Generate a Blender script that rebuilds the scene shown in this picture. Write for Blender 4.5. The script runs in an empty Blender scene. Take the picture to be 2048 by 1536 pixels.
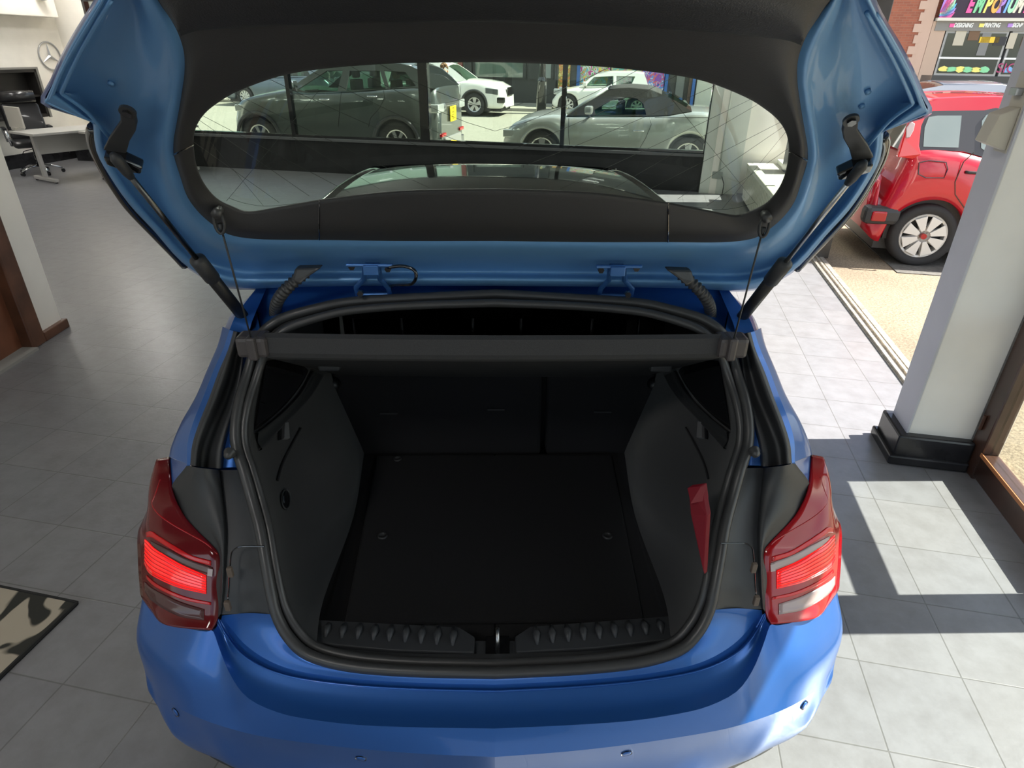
import bpy, bmesh, math, random
import numpy as np
from mathutils import Vector, Matrix
from mathutils.geometry import tessellate_polygon
random.seed(7)
SC = bpy.context.scene
COL = SC.collection
# ------------------------------------------------------------------ camera, world, sun, exposure
F = 1250.0; TH = math.radians(28.0); YAW = math.radians(1.56); HC = 1.90
fw0 = np.array([0, math.cos(TH), -math.sin(TH)]); up_ = np.array([0, math.sin(TH), math.cos(TH)]); rt0 = np.array([1., 0, 0])
fw_ = fw0*math.cos(YAW)+rt0*math.sin(YAW); rt_ = rt0*math.cos(YAW)-fw0*math.sin(YAW)
CP = np.array([0, 0, HC])
cd = bpy.data.cameras.new('camera'); cam = bpy.data.objects.new('camera', cd); COL.objects.link(cam)
cd.sensor_width = 36; cd.lens = F/2048*36; cd.clip_start = 0.05; cd.clip_end = 300
M = Matrix(((rt_[0], up_[0], -fw_[0], 0), (rt_[1], up_[1], -fw_[1], 0), (rt_[2], up_[2], -fw_[2], HC), (0, 0, 0, 1)))
cam.matrix_world = M
SC.camera = cam
w = bpy.data.worlds.new('sky'); SC.world = w; w.use_nodes = True
nt = w.node_tree; nt.nodes.clear()
wo = nt.nodes.new('ShaderNodeOutputWorld'); wb = nt.nodes.new('ShaderNodeBackground')
sky = nt.nodes.new('ShaderNodeTexSky'); sky.sky_type = 'NISHITA'; sky.sun_disc = False
sky.sun_elevation = math.radians(47); sky.sun_rotation = math.radians(90); sky.air_density = 1.2; sky.dust_density = 1.5
nz = nt.nodes.new('ShaderNodeTexNoise'); nz.inputs['Scale'].default_value = 2.6; nz.inputs['Detail'].default_value = 8; nz.inputs['Roughness'].default_value = .6
cr = nt.nodes.new('ShaderNodeValToRGB'); cr.color_ramp.elements[0].position = .46; cr.color_ramp.elements[1].position = .62
mx = nt.nodes.new('ShaderNodeMix'); mx.data_type = 'RGBA'; mx.inputs['B'].default_value = (9, 9.3, 9.8, 1)
tc = nt.nodes.new('ShaderNodeTexCoord')
nt.links.new(tc.outputs['Generated'], nz.inputs['Vector']); nt.links.new(nz.outputs['Fac'], cr.inputs['Fac'])
nt.links.new(cr.outputs['Color'], mx.inputs['Factor']); nt.links.new(sky.outputs['Color'], mx.inputs['A'])
nt.links.new(mx.outputs['Result'], wb.inputs['Color']); nt.links.new(wb.outputs['Background'], wo.inputs['Surface'])
wb.inputs['Strength'].default_value = 0.13
sd = bpy.data.lights.new('sun', 'SUN'); so = bpy.data.objects.new('sun', sd); COL.objects.link(so)
sd.energy = 9.5; sd.angle = math.radians(.55); sd.color = (1, .95, .87)
so.rotation_euler = Vector((-math.cos(math.radians(47)), 0.0, -math.sin(math.radians(47)))).to_track_quat('-Z', 'Y').to_euler()
SC.view_settings.view_transform = 'Standard'; SC.view_settings.look = 'None'; SC.view_settings.gamma = 1
SC.view_settings.use_curve_mapping = False; SC.view_settings.exposure = 1.0

# ------------------------------------------------------------------ measuring helpers (photo measurements -> metres)
def ray(u, v): return fw_+rt_*((u-1024)/F)+up_*((768-v)/F)
def atz(u, v, z): r = ray(u, v); return CP+r*((z-HC)/r[2])
def atp(u, v, p0, n):
    r = ray(u, v); n = np.array(n, float); return CP+r*(np.dot(np.array(p0, float)-CP, n)/np.dot(r, n))
BA = math.radians(13)
EU = np.array([math.cos(BA), -math.sin(BA), 0]); EV = np.array([math.sin(BA), math.cos(BA), 0])   # the building's two directions
def B(u, v, z=0.0): return tuple(EU*u+EV*v+np.array([0, 0, z]))

# ------------------------------------------------------------------ materials
MATS = {}
def mat(name, col=(.5, .5, .5), rough=.5, metal=0., coat=0., emit=None, estr=1., trans=0., alpha=1., spec=.5, noise=None, bump=None, sheen=0.):
    if name in MATS: return MATS[name]
    m = bpy.data.materials.new(name); m.use_nodes = True; t = m.node_tree; b = t.nodes['Principled BSDF']
    b.inputs['Base Color'].default_value = (*col, 1); b.inputs['Roughness'].default_value = rough; b.inputs['Metallic'].default_value = metal
    b.inputs['Coat Weight'].default_value = coat; b.inputs['Coat Roughness'].default_value = .03
    b.inputs['Specular IOR Level'].default_value = spec; b.inputs['Transmission Weight'].default_value = trans; b.inputs['Alpha'].default_value = alpha
    b.inputs['Sheen Weight'].default_value = sheen
    if emit: b.inputs['Emission Color'].default_value = (*emit, 1); b.inputs['Emission Strength'].default_value = estr
    tcn = t.nodes.new('ShaderNodeTexCoord')
    if noise:
        sc, amt = noise
        n = t.nodes.new('ShaderNodeTexNoise'); n.inputs['Scale'].default_value = sc; n.inputs['Detail'].default_value = 5
        r = t.nodes.new('ShaderNodeValToRGB'); r.color_ramp.elements[0].position = .3; r.color_ramp.elements[1].position = .7
        r.color_ramp.elements[0].color = (*[c*(1-amt) for c in col], 1); r.color_ramp.elements[1].color = (*[min(1, c*(1+amt)) for c in col], 1)
        t.links.new(tcn.outputs['Object'], n.inputs['Vector']); t.links.new(n.outputs['Fac'], r.inputs['Fac']); t.links.new(r.outputs['Color'], b.inputs['Base Color'])
    if bump:
        sc, st = bump
        n = t.nodes.new('ShaderNodeTexNoise'); n.inputs['Scale'].default_value = sc; n.inputs['Detail'].default_value = 3
        bp = t.nodes.new('ShaderNodeBump'); bp.inputs['Strength'].default_value = st; bp.inputs['Distance'].default_value = .004
        t.links.new(tcn.outputs['Object'], n.inputs['Vector']); t.links.new(n.outputs['Fac'], bp.inputs['Height']); t.links.new(bp.outputs['Normal'], b.inputs['Normal'])
    MATS[name] = m; return m
def glassmat(name, tint=(.8, .9, .85), trans=.75, rough=.02):
    m = bpy.data.materials.new(name); m.use_nodes = True; t = m.node_tree; t.nodes.clear()
    o = t.nodes.new('ShaderNodeOutputMaterial'); a = t.nodes.new('ShaderNodeBsdfTransparent'); g = t.nodes.new('ShaderNodeBsdfGlossy')
    a.inputs['Color'].default_value = (*[c*trans for c in tint], 1); g.inputs['Roughness'].default_value = rough; g.inputs['Color'].default_value = (.9, .95, .95, 1)
    lw = t.nodes.new('ShaderNodeLayerWeight'); lw.inputs['Blend'].default_value = .5; pw = t.nodes.new('ShaderNodeMath'); pw.operation = 'POWER'; pw.inputs[1].default_value = 4
    ma = t.nodes.new('ShaderNodeMath'); ma.operation = 'MULTIPLY_ADD'; ma.inputs[1].default_value = .7; ma.inputs[2].default_value = .045; mxn = t.nodes.new('ShaderNodeMixShader')
    t.links.new(lw.outputs['Facing'], pw.inputs[0]); t.links.new(pw.outputs[0], ma.inputs[0]); t.links.new(ma.outputs[0], mxn.inputs['Fac'])
    t.links.new(a.outputs[0], mxn.inputs[1]); t.links.new(g.outputs[0], mxn.inputs[2]); t.links.new(mxn.outputs[0], o.inputs['Surface'])
    MATS[name] = m; return m
def paint(name, col, metal=.5, rough=.32, coat=1.): return mat(name, col, rough, metal, coat)
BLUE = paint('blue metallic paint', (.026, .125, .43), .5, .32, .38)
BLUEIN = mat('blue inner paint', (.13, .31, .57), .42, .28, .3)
PLAST = mat('black plastic', (.028, .029, .031), .5, bump=(900, .05))
GREYP = mat('grey black plastic', (.034, .036, .040), .5, bump=(900, .05))
TRIM = mat('tailgate trim plastic', (.032, .031, .031), .55, bump=(600, .12))
GRAIN = mat('grained trim plastic', (.019, .019, .020), .5, bump=(420, .22))
RUB = mat('rubber seal', (.042, .042, .043), .38)
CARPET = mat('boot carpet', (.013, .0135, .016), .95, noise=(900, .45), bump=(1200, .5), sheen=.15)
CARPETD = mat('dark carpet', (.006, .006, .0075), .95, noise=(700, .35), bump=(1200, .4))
SHELF = mat('shelf felt', (.04, .04, .042), .95, noise=(900, .3))
SATIN = mat('satin black', (.008, .008, .009), .45)
BLACK = mat('gloss black', (.008, .008, .009), .08, coat=1.)
CHROME = mat('chrome', (.75, .76, .78), .12, 1.)
STEEL = mat('steel', (.45, .46, .48), .3, 1.)
GALV = mat('blue painted hinge', (.05, .16, .42), .35, .5, .5)
TYRE = mat('tyre rubber', (.022, .022, .023), .8, bump=(90, .4))
ALLOY = mat('alloy rim', (.62, .62, .63), .3, .85)
ALLOYW = mat('silver wheel cover', (.66, .65, .62), .45, .2)
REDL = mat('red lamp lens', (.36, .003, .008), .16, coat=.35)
REDD = mat('shaded red lamp lens', (.12, .002, .005), .16, coat=.35, spec=.35)  # shaded copy of the lens red, for the left tail lamp
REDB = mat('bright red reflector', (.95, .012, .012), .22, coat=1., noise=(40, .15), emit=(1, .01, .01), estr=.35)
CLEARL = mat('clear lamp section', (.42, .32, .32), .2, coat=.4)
REDM = mat('mid red lens', (.62, .006, .01), .2, coat=.3)
SHADEL = mat('shaded lamp section', (.09, .035, .035), .2, coat=.3)  # shaded copy of the clear section, for the left tail lamp
SEATB = mat('dark seat fabric', (.009, .009, .01), .9)
WHITEP = mat('white wall paint', (.84, .81, .74), .75, noise=(3, .05), bump=(18, .15))
CREAM = mat('cream wall paint', (.84, .82, .75), .75, noise=(2, .05))
GREYW = mat('grey column paint', (.50, .50, .53), .6, noise=(4, .04))
BLKW = mat('black painted wall', (.012, .012, .013), .5, noise=(5, .4))
BLKT = mat('black gloss skirting', (.018, .018, .02), .25, noise=(6, .5))
WOODB = mat('dark brown wood', (.055, .025, .016), .3, noise=(5, .35), coat=.4)
WOODR = mat('reddish wood', (.10, .042, .022), .4, noise=(7, .35), coat=.2)
NAVY = mat('navy frame paint', (.012, .03, .07), .3)
ALUM = mat('aluminium track', (.5, .46, .4), .4, .6, noise=(30, .3))
GLASS = glassmat('window glass', (.97, 1, .97), .93)
CARGLASS = glassmat('car glass', (.62, .82, .70), .62)
DARKGLASS = mat('dark car glass', (.012, .016, .015), .04, coat=1.)
TGLASS = glassmat('tailgate glass', (.86, .95, .87), .92)
HEADL = mat('clear headlamp glass', (.5, .53, .52), .12, .3, coat=1.)
DARKL = mat('dark headlamp glass', (.10, .11, .11), .1, coat=1.)
SHOPGLASS = mat('shop glass', (.05, .06, .055), .05, coat=1.)
LAMPEM = mat('fill light diffuser', (1, 1, 1), .5, emit=(1, .97, .92), estr=15)

# ------------------------------------------------------------------ object helpers
def link(name, me, parent=None, loc=None):
    o = bpy.data.objects.new(name, me); COL.objects.link(o)
    if parent is not None: o.parent = parent
    if loc is not None: o.location = loc
    return o
def tag(o, label=None, cat=None, group=None, kind=None):
    if label: o['label'] = label
    if cat: o['category'] = cat
    if group: o['group'] = group
    if kind: o['kind'] = kind
    return o
def thing(name, loc, label, cat, rz=0., group=None):
    o = link(name, None, None, loc); o.rotation_euler = (0, 0, rz); o.empty_display_size = .1
    return tag(o, label, cat, group)
def meshobj(name, V, Fc, m, parent=None, smooth=False, mats=None, fm=None, sol=None, bevel=None, sub=0, loc=None):
    me = bpy.data.meshes.new(name); me.from_pydata([tuple(map(float, p)) for p in V], [], [tuple(f) for f in Fc]); me.validate()
    for mm in (mats or [m]): me.materials.append(mm)
    if fm and len(fm) == len(me.polygons):
        for p, i in zip(me.polygons, fm): p.material_index = i
    bm = bmesh.new(); bm.from_mesh(me); bmesh.ops.recalc_face_normals(bm, faces=bm.faces); bm.to_mesh(me); bm.free()
    if smooth:
        for p in me.polygons: p.use_smooth = True
    o = link(name, me, parent, loc)
    if sol:
        s = o.modifiers.new('thickness', 'SOLIDIFY'); s.thickness = sol; s.offset = 0
    if bevel:
        s = o.modifiers.new('bevel', 'BEVEL'); s.width = bevel; s.segments = 2; s.limit_method = 'ANGLE'; s.angle_limit = math.radians(40)
    if sub:
        s = o.modifiers.new('sub', 'SUBSURF'); s.levels = sub; s.render_levels = sub
    return o
class MB:                                   # collects shapes for ONE mesh
    def __init__(s): s.V = []; s.F = []; s.M = []; s.mats = []
    def mi(s, m):
        if m not in s.mats: s.mats.append(m)
        return s.mats.index(m)
    def add(s, V, Fc, m=None):
        k = len(s.V); s.V += [tuple(map(float, p)) for p in V]; i = s.mi(m) if m else 0
        for f in Fc: s.F.append(tuple(j+k for j in f)); s.M.append(i)
        return s
    def build(s, name, m=None, parent=None, **kw):
        if not s.mats: s.mats = [m]
        return meshobj(name, s.V, s.F, None, parent, mats=s.mats, fm=s.M, **kw)
BOXF = [(0, 1, 3, 2), (4, 6, 7, 5), (0, 4, 5, 1), (2, 3, 7, 6), (0, 2, 6, 4), (1, 5, 7, 3)]
def boxv(a, b, c, o=(0, 0, 0)):             # box from origin o and three edge vectors
    o, a, b, c = map(lambda q: np.array(q, float), (o, a, b, c))
    return [o+a*i+b*j+c*k for i in (0, 1) for j in (0, 1) for k in (0, 1)]
def bx(x0, x1, y0, y1, z0, z1): return boxv((x1-x0, 0, 0), (0, y1-y0, 0), (0, 0, z1-z0), (x0, y0, z0)), BOXF
def bb(u0, u1, v0, v1, z0, z1):             # box in building directions
    return boxv(EU*(u1-u0), EV*(v1-v0), (0, 0, z1-z0), B(u0, v0, z0)), BOXF
def tube(path, r, n=10, closed=False, cap=True, sq=None):
    P = [np.array(p, float) for p in path]; N = len(P); V = []; Fc = []
    rr = r if hasattr(r, '__len__') else [r]*N
    up0 = None
    for i, p in enumerate(P):
        a = P[(i-1) % N] if (closed or i > 0) else P[i]; b = P[(i+1) % N] if (closed or i < N-1) else P[i]
        t = b-a; t = t/(np.linalg.norm(t)+1e-9)
        if up0 is None: up0 = np.array([0, 0, 1.]) if abs(t[2]) < .9 else np.array([1., 0, 0])
        s = np.cross(t, up0); s /= (np.linalg.norm(s)+1e-9); q = np.cross(s, t); up0 = q
        for k in range(n):
            th = 2*math.pi*k/n; V.append(p+rr[i]*(math.cos(th)*s+math.sin(th)*q*(sq or 1)))
    for i in range(N if closed else N-1):
        j = (i+1) % N
        for k in range(n): Fc.append((i*n+k, i*n+(k+1) % n, j*n+(k+1) % n, j*n+k))
    if not closed and cap: Fc.append(tuple(range(n))[::-1]); Fc.append(tuple((N-1)*n+k for k in range(n)))
    return V, Fc
def cyl(p0, p1, r, n=20, r2=None): return tube([p0, p1], [r, r if r2 is None else r2], n)
def crp(P, sub, closed=False):              # Catmull-Rom resampling
    P = [np.array(p, float) for p in P]; N = len(P); out = []
    if sub <= 1: return P
    for i in range(N if closed else N-1):
        g = lambda k: P[k % N] if closed else P[max(0, min(N-1, k))]
        a, b, c, d = g(i-1), g(i), g(i+1), g(i+2)
        if not closed:
            if i == 0: a = 2*b-c
            if i == N-2: d = 2*c-b
        l0, l1, l2 = np.linalg.norm(b-a), np.linalg.norm(c-b), np.linalg.norm(d-c); mb_, mc_ = (c-a)/2, (d-b)/2
        for q_, lm in ((0, 1.5*min(l0, l1)), (1, 1.5*min(l1, l2))):         # no overshoot where points are unevenly spaced
            ln = np.linalg.norm(mb_ if q_ == 0 else mc_)
            if ln > lm:
                if q_ == 0: mb_ = mb_*(lm/ln)
                else: mc_ = mc_*(lm/ln)
        for s in range(sub):
            t = s/sub; out.append(b*(2*t**3-3*t*t+1)+mb_*(t**3-2*t*t+t)+c*(3*t*t-2*t**3)+mc_*(t**3-t*t))
    if not closed: out.append(P[-1])
    return out
def grid(curves, closed=False):
    n = len(curves[0]); V = [p for c in curves for p in c]; Fc = []
    for i in range(len(curves)-1):
        for j in range(n if closed else n-1):
            k = (j+1) % n; Fc.append((i*n+j, i*n+k, (i+1)*n+k, (i+1)*n+j))
    return V, Fc
def loft(curves, sa=4, sb=4, closed=False): # curves smooth along themselves (sa) and across (sb)
    C = [crp(c, sa, closed) for c in curves]
    if sb > 1: C = list(map(list, zip(*[crp([c[j] for c in C], sb) for j in range(len(C[0]))])))
    return grid(C, closed)
def mirx(V): return [(-p[0], p[1], p[2]) for p in V]
def both(mb, VF, m=None): mb.add(VF[0], VF[1], m); mb.add(mirx(VF[0]), [f[::-1] for f in VF[1]], m)
def prism(poly, d0, d1):                    # polygon of 3D points pushed along a vector pair
    d0 = np.array(d0, float); d1 = np.array(d1, float); P = [np.array(p, float) for p in poly]; n = len(P)
    V = [p+d0 for p in P]+[p+d1 for p in P]
    tri = tessellate_polygon([[Vector(p) for p in P]])
    Fc = [tuple(t) for t in tri]+[tuple(i+n for i in t[::-1]) for t in tri]+[(i, (i+1) % n, (i+1) % n+n, i+n) for i in range(n)]
    return V, Fc
def lathe(prof, axis='y', n=32):            # prof: list of (r, h)
    V = []; Fc = []
    for r, h in prof:
        for k in range(n):
            t = 2*math.pi*k/n; c, s = r*math.cos(t), r*math.sin(t)
            V.append({'y': (c, h, s), 'x': (h, c, s), 'z': (c, s, h)}[axis])
    for i in range(len(prof)-1):
        for k in range(n): Fc.append((i*n+k, i*n+(k+1) % n, (i+1)*n+(k+1) % n, (i+1)*n+k))
    return V, Fc
def xf(VF, Mx): return [tuple(Mx @ Vector(tuple(map(float, p)))) for p in VF[0]], VF[1]
def copy_tree(o, parent=None):
    c = o.copy(); COL.objects.link(c); c.parent = parent
    for ch in list(o.children): copy_tree(ch, c)
    return c
def textmesh(name, s, size, m, parent, Mx, depth=.01, shear=0., offset=0., align='LEFT', space=1.):
    cu = bpy.data.curves.new(name, 'FONT'); cu.body = s; cu.size = size; cu.extrude = depth; cu.shear = shear; cu.offset = offset; cu.align_x = align; cu.space_character = space
    t = bpy.data.objects.new(name, cu); COL.objects.link(t)
    dg = bpy.context.evaluated_depsgraph_get(); me = bpy.data.meshes.new_from_object(t.evaluated_get(dg))
    bpy.data.objects.remove(t); bpy.data.curves.remove(cu)
    me.materials.clear(); me.materials.append(m)
    me.transform(Mx)
    return link(name, me, parent)
# ------------------------------------------------------------------ floor, walls, ceiling
def tile_material():
    m = bpy.data.materials.new('grey painted floor tiles'); m.use_nodes = True; t = m.node_tree; b = t.nodes['Principled BSDF']
    tcn = t.nodes.new('ShaderNodeTexCoord'); mp = t.nodes.new('ShaderNodeMapping'); mp.inputs['Rotation'].default_value = (0, 0, BA)
    mp.inputs['Location'].default_value = (-.93+.3333*30, -2.40+.336*30, 0)
    t.links.new(tcn.outputs['Object'], mp.inputs['Vector'])
    br = t.nodes.new('ShaderNodeTexBrick'); br.offset = 0; br.inputs['Scale'].default_value = 1; br.inputs['Mortar Size'].default_value = .0035
    br.inputs['Mortar Smooth'].default_value = .6; br.inputs['Brick Width'].default_value = .3333; br.inputs['Row Height'].default_value = .336; br.inputs['Bias'].default_value = -.2
    br.inputs['Color1'].default_value = (.185, .187, .198, 1); br.inputs['Color2'].default_value = (.20, .20, .208, 1); br.inputs['Mortar'].default_value = (.12, .12, .12, 1)
    t.links.new(mp.outputs['Vector'], br.inputs['Vector'])
    n = t.nodes.new('ShaderNodeTexNoise'); n.inputs['Scale'].default_value = 9; n.inputs['Detail'].default_value = 9; n.inputs['Roughness'].default_value = .65
    r = t.nodes.new('ShaderNodeValToRGB'); r.color_ramp.elements[0].position = .32; r.color_ramp.elements[0].color = (.86, .85, .84, 1); r.color_ramp.elements[1].position = .6; r.color_ramp.elements[1].color = (1.03, 1.03, 1.03, 1)
    mu = t.nodes.new('ShaderNodeMix'); mu.data_type = 'RGBA'; mu.blend_type = 'MULTIPLY'; mu.inputs['Factor'].default_value = 1
    t.links.new(tcn.outputs['Object'], n.inputs['Vector']); t.links.new(n.outputs['Fac'], r.inputs['Fac'])
    t.links.new(br.outputs['Color'], mu.inputs['A']); t.links.new(r.outputs['Color'], mu.inputs['B']); t.links.new(mu.outputs['Result'], b.inputs['Base Color'])
    n2 = t.nodes.new('ShaderNodeTexNoise'); n2.inputs['Scale'].default_value = 45; n2.inputs['Detail'].default_value = 4
    bp = t.nodes.new('ShaderNodeBump'); bp.inputs['Strength'].default_value = .25; bp.inputs['Distance'].default_value = .003
    inv = t.nodes.new('ShaderNodeMath'); inv.operation = 'SUBTRACT'; t.links.new(n2.outputs['Fac'], inv.inputs[0]); t.links.new(br.outputs['Fac'], inv.inputs[1])
    t.links.new(tcn.outputs['Object'], n2.inputs['Vector']); t.links.new(inv.outputs[0], bp.inputs['Height']); t.links.new(bp.outputs['Normal'], b.inputs['Normal'])
    b.inputs['Roughness'].default_value = .30
    return m
TILE = tile_material()
def S(name, VF, m, **kw):
    o = meshobj(name, VF[0], VF[1], m, kw.pop('parent', None), **kw)
    if o.parent is None: o['kind'] = 'structure'
    return o
UR = 1.93; VB = 10.45; UL = -10.7; VBL = 11.1; HCEIL = 3.5
floor = S('floor', bb(UL-.3, UR, -4.5, VBL, -.1, 0), TILE)
ceiling = S('ceiling', bb(UL-.3, UR+.2, -4.5, VBL+.3, HCEIL, HCEIL+.15), mat('ceiling paint', (.26, .27, .27), .85))
S('wall_left', bb(UL-.2, UL, -4.5, VBL+.2, 0, HCEIL), WHITEP)
# back wall: white solid end, black dwarf wall under the windows, header
S('wall_back', bb(UL, -9.6, VBL, VBL+.2, 0, HCEIL), WHITEP); S('wall_back_return', bb(-9.6, -9.5, VB+.2, VBL+.2, 0, HCEIL), WHITEP)
dw = MB(); dw.add(*bb(-9.6, .85, VB, VB+.2, 0, .52)); dw.build('wall_dwarf', BLKW)['kind'] = 'structure'
S('trim_1', bb(-9.6, .86, VB-.03, VB+.22, .52, .56), mat('grey sill trim', (.12, .12, .125), .35))
S('wall_header', bb(-9.6, UR, VB, VB+.2, 2.6, HCEIL), mat('grey header paint', (.22, .23, .23), .8))
S('baseboard_left', bb(UL, UL+.03, -4, VBL, 0, .22), BLKT)
S('baseboard_back', bb(-10.4, -9.6, VB-.05, VB, 0, .26), BLKT); S('trim_13', bb(-10.4, -9.6, VB-.05, VBL, .26, .29), CREAM)
def plane_u(px, v, vv=VB): return atp(px, v, B(0, vv, 0), EV)
def u_of(p): return float(np.dot(p, EU))
def v_of(p): return float(np.dot(p, EV))
mull = [u_of(plane_u(x, 290)) for x in (587, 848, 1121, 1412)]
mull = [m_ for m_ in [mull[0]-(mull[1]-mull[0])*k for k in (2, 1)] if m_ > -9.3]+mull; mull = ([-9.5] if mull[0] > -8.6 else [])+mull; print('MULL', mull)
for i in range(len(mull)-1):
    fr = MB(); a, b = mull[i], mull[i+1]; hw = .045 if i != 4 else .045
    fr.add(*bb(a, a+hw, VB+.04, VB+.14, .56, 2.6)); fr.add(*bb(b-hw*(.5 if i else 1), b, VB+.04, VB+.14, .56, 2.6))
    fr.add(*bb(a, b, VB+.04, VB+.14, .56, .60)); fr.add(*bb(a, b, VB+.04, VB+.14, 2.55, 2.6))
    wo_ = fr.build('window_%d' % (i+1), BLACK); wo_['kind'] = 'structure'
    g = MB(); g.add(*bb(a+.03, b-.02, VB+.085, VB+.095, .6, 2.55)); g.build('pane', GLASS, wo_)
# double mullion strip beside the centre post
m4 = u_of(plane_u(848, 290)); S('trim_2', bb(m4-.06, m4+.10, VB+.02, VB+.16, .56, 2.6), BLACK, bevel=.01)
# white column right of the windows
S('wall_column_side', bb(1.42, UR+.2, VB+.05, VB+.2, 0, HCEIL), WHITEP); S('wall_column', bb(.86, 1.42, VB-.08, VB+.2, 0, HCEIL), mat('pale green white paint', (.66, .70, .64), .7, noise=(4, .04)))
S('trim_3', bb(1.0, 1.1, VB-.095, VB-.08, 0, HCEIL), WHITEP)
# right side: openings
S('wall_right_header', bb(UR-.05, UR+.15, -4.5, VB, 2.5, HCEIL), WHITEP)
col = MB(); col.add(*bb(1.49, 1.95, 3.13, 3.33, 0, HCEIL)); S('wall_right_column', (col.V, col.F), WHITEP, bevel=.008)
S('trim_4', bb(1.482, 1.492, 3.125, 3.335, .12, HCEIL), GREYW)
S('baseboard_right', bb(1.44, 1.80, 3.085, 3.37, 0, .17), BLKT, bevel=.012)
S('trim_5', bb(1.42, 1.80, 3.07, 3.385, 0, .055), BLKT, bevel=.01)
# sliding door track
tr = MB(); tr.add(*bb(UR-.11, UR-.085, 3.3, 7.1, 0, .022)); tr.add(*bb(UR-.055, UR-.035, 3.3, 7.1, 0, .022)); tr.add(*bb(UR-.01, UR+.03, 3.3, 7.1, -.02, .012)); tr.add(*bb(UR-.12, UR+.04, 3.3, 7.1, -.02, .006))
tr.build('trim_6', ALUM)['kind'] = 'structure'
S('trim_7', bb(UR-.08, UR+.08, 7.05, 7.2, 0, 2.5), mat('dark post paint', (.03, .028, .026), .35, noise=(8, .3)), bevel=.008)
# brown glazed door beside the column
d1 = MB(); U0, U1 = 1.80, 1.88
for (a, b, c, d) in ((3.02, 3.14, 0, 2.5), (2.15, 2.24, 0, 2.5), (2.24, 3.02, .02, .155), (2.24, 3.02, 2.38, 2.5), (2.24, 3.02, .77, .88)):
    d1.add(*bb(U0, U1, a, b, c, d))
d1 = d1.build('door_1', WOODB, bevel=.008); d1['kind'] = 'structure'
g = MB(); g.add(*bb(1.835, 1.845, 2.24, 3.02, .155, .77)); g.add(*bb(1.835, 1.845, 2.24, 3.02, .88, 2.38)); g.build('pane', GLASS, d1)
g = MB(); g.add(*bb(1.795, 1.80, 2.24, 3.02, .14, .16)); g.build('glazing_bead', mat('orange worn wood', (.42, .16, .06), .5), d1)
g = MB()
for zz in (.25, 1.4, 2.2): g.add(*cyl(B(1.792, 3.10, zz), B(1.792, 3.10, zz+.08), .008, 8))
g.build('hinge', WOODR, d1)
S('trim_8', bb(1.79, 1.90, 3.13, 3.16, 0, 2.5), mat('dark door jamb', (.03, .015, .01), .4))
d2 = MB()
for (a, b, c, d) in ((2.06, 2.15, 0, 2.5), (-.6, -.48, 0, 2.5), (-.48, 2.06, 0, .10), (-.48, 2.06, 2.4, 2.5)): d2.add(*bb(U0, U1, a, b, c, d))
d2 = d2.build('door_2', WOODB, bevel=.008); d2['kind'] = 'structure'
g = MB(); g.add(*bb(1.835, 1.845, -.48, 2.06, .10, 2.4)); g.build('pane', GLASS, d2)
S('wall_right_end', bb(UR-.1, UR+.1, -4.5, -.6, 0, 2.5), WHITEP)
S('wall_behind', bb(UL, UR, -4.7, -4.5, 0, 1.0), WHITEP)
S('wall_behind_header', bb(UL, UR, -4.7, -4.5, 3.1, HCEIL), WHITEP)
# far right bay: low sill wall, window over it, navy post
S('wall_right_low', bb(UR-.34, UR+.1, 7.2, VB-.02, 0, .47), mat('off white sill paint', (.66, .64, .56), .6, noise=(9, .12)))
S('trim_9', bb(UR-.03, UR+.1, 9.55, 9.85, .47, 2.5), NAVY)
wf = MB()
for (a, b, c, d) in ((7.2, 9.55, .47, .53), (7.2, 9.55, 2.4, 2.5), (7.2, 7.27, .47, 2.5), (9.48, 9.55, .47, 2.5), (8.3, 8.36, .47, 2.5), (9.85, VB, .47, .53), (9.85, VB, 2.4, 2.5), (9.85, 9.9, .47, 2.5)): wf.add(*bb(UR, UR+.08, a, b, c, d))
wf = wf.build('window_8', mat('pale frame paint', (.6, .62, .6), .4)); wf['kind'] = 'structure'
g = MB(); g.add(*bb(UR+.035, UR+.045, 7.27, 9.48, .53, 2.4)); g.build('pane', GLASS, wf)
# partition on the left with brown door
pc = atz(128, 656, 0); pb = atz(86, 683, 0); pcu, pcv = u_of(pc), v_of(pc); pbu, pbv = u_of(pb), v_of(pb)
E1 = np.array(pc)-np.array(pb); E1 = E1/np.linalg.norm(E1); NRM = np.array([E1[1], -E1[0], 0])
def part_box(a0, a1, d0, d1, z0, z1): return boxv(E1*(a1-a0), NRM*(d1-d0), (0, 0, z1-z0), np.array(pb)+E1*a0+NRM*d0+np.array([0, 0, z0])), BOXF
LW = float(np.linalg.norm(np.array(pc)-np.array(pb)))
S('wall_partition', part_box(0, LW, -.25, 0, 0, HCEIL), CREAM)
S('baseboard_partition', part_box(0, LW+.03, -.1, .03, 0, .07), WOODR, bevel=.008)
S('wall_partition_side', part_box(LW-.12, LW, -3.5, -.25, 0, HCEIL), CREAM)
dr = MB(); dr.add(*part_box(-.14, 0, -.12, .03, 0, 2.15)); dr.add(*part_box(-1.16, -1.02, -.12, .03, 0, 2.15)); dr.add(*part_box(-1.16, 0, -.12, .03, 2.05, 2.17))
dr = dr.build('door_3', WOODR, bevel=.01); dr['kind'] = 'structure'
g = MB(); g.add(*part_box(-1.02, -.14, -.09, -.05, .01, .35)); g.add(*part_box(-1.02, -.9, -.09, -.05, .35, 2.05)); g.add(*part_box(-.3, -.14, -.09, -.05, .35, 2.05)); g.add(*part_box(-.9, -.3, -.09, -.05, 1.9, 2.05))
g.build('door_leaf', mat('mid brown wood', (.16, .06, .03), .4, noise=(4, .3)), dr)
g = MB(); g.add(*part_box(-.9, -.3, -.075, -.065, .35, 1.9)); g.build('pane', mat('frosted glass', (.35, .38, .36), .3), dr)
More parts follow.
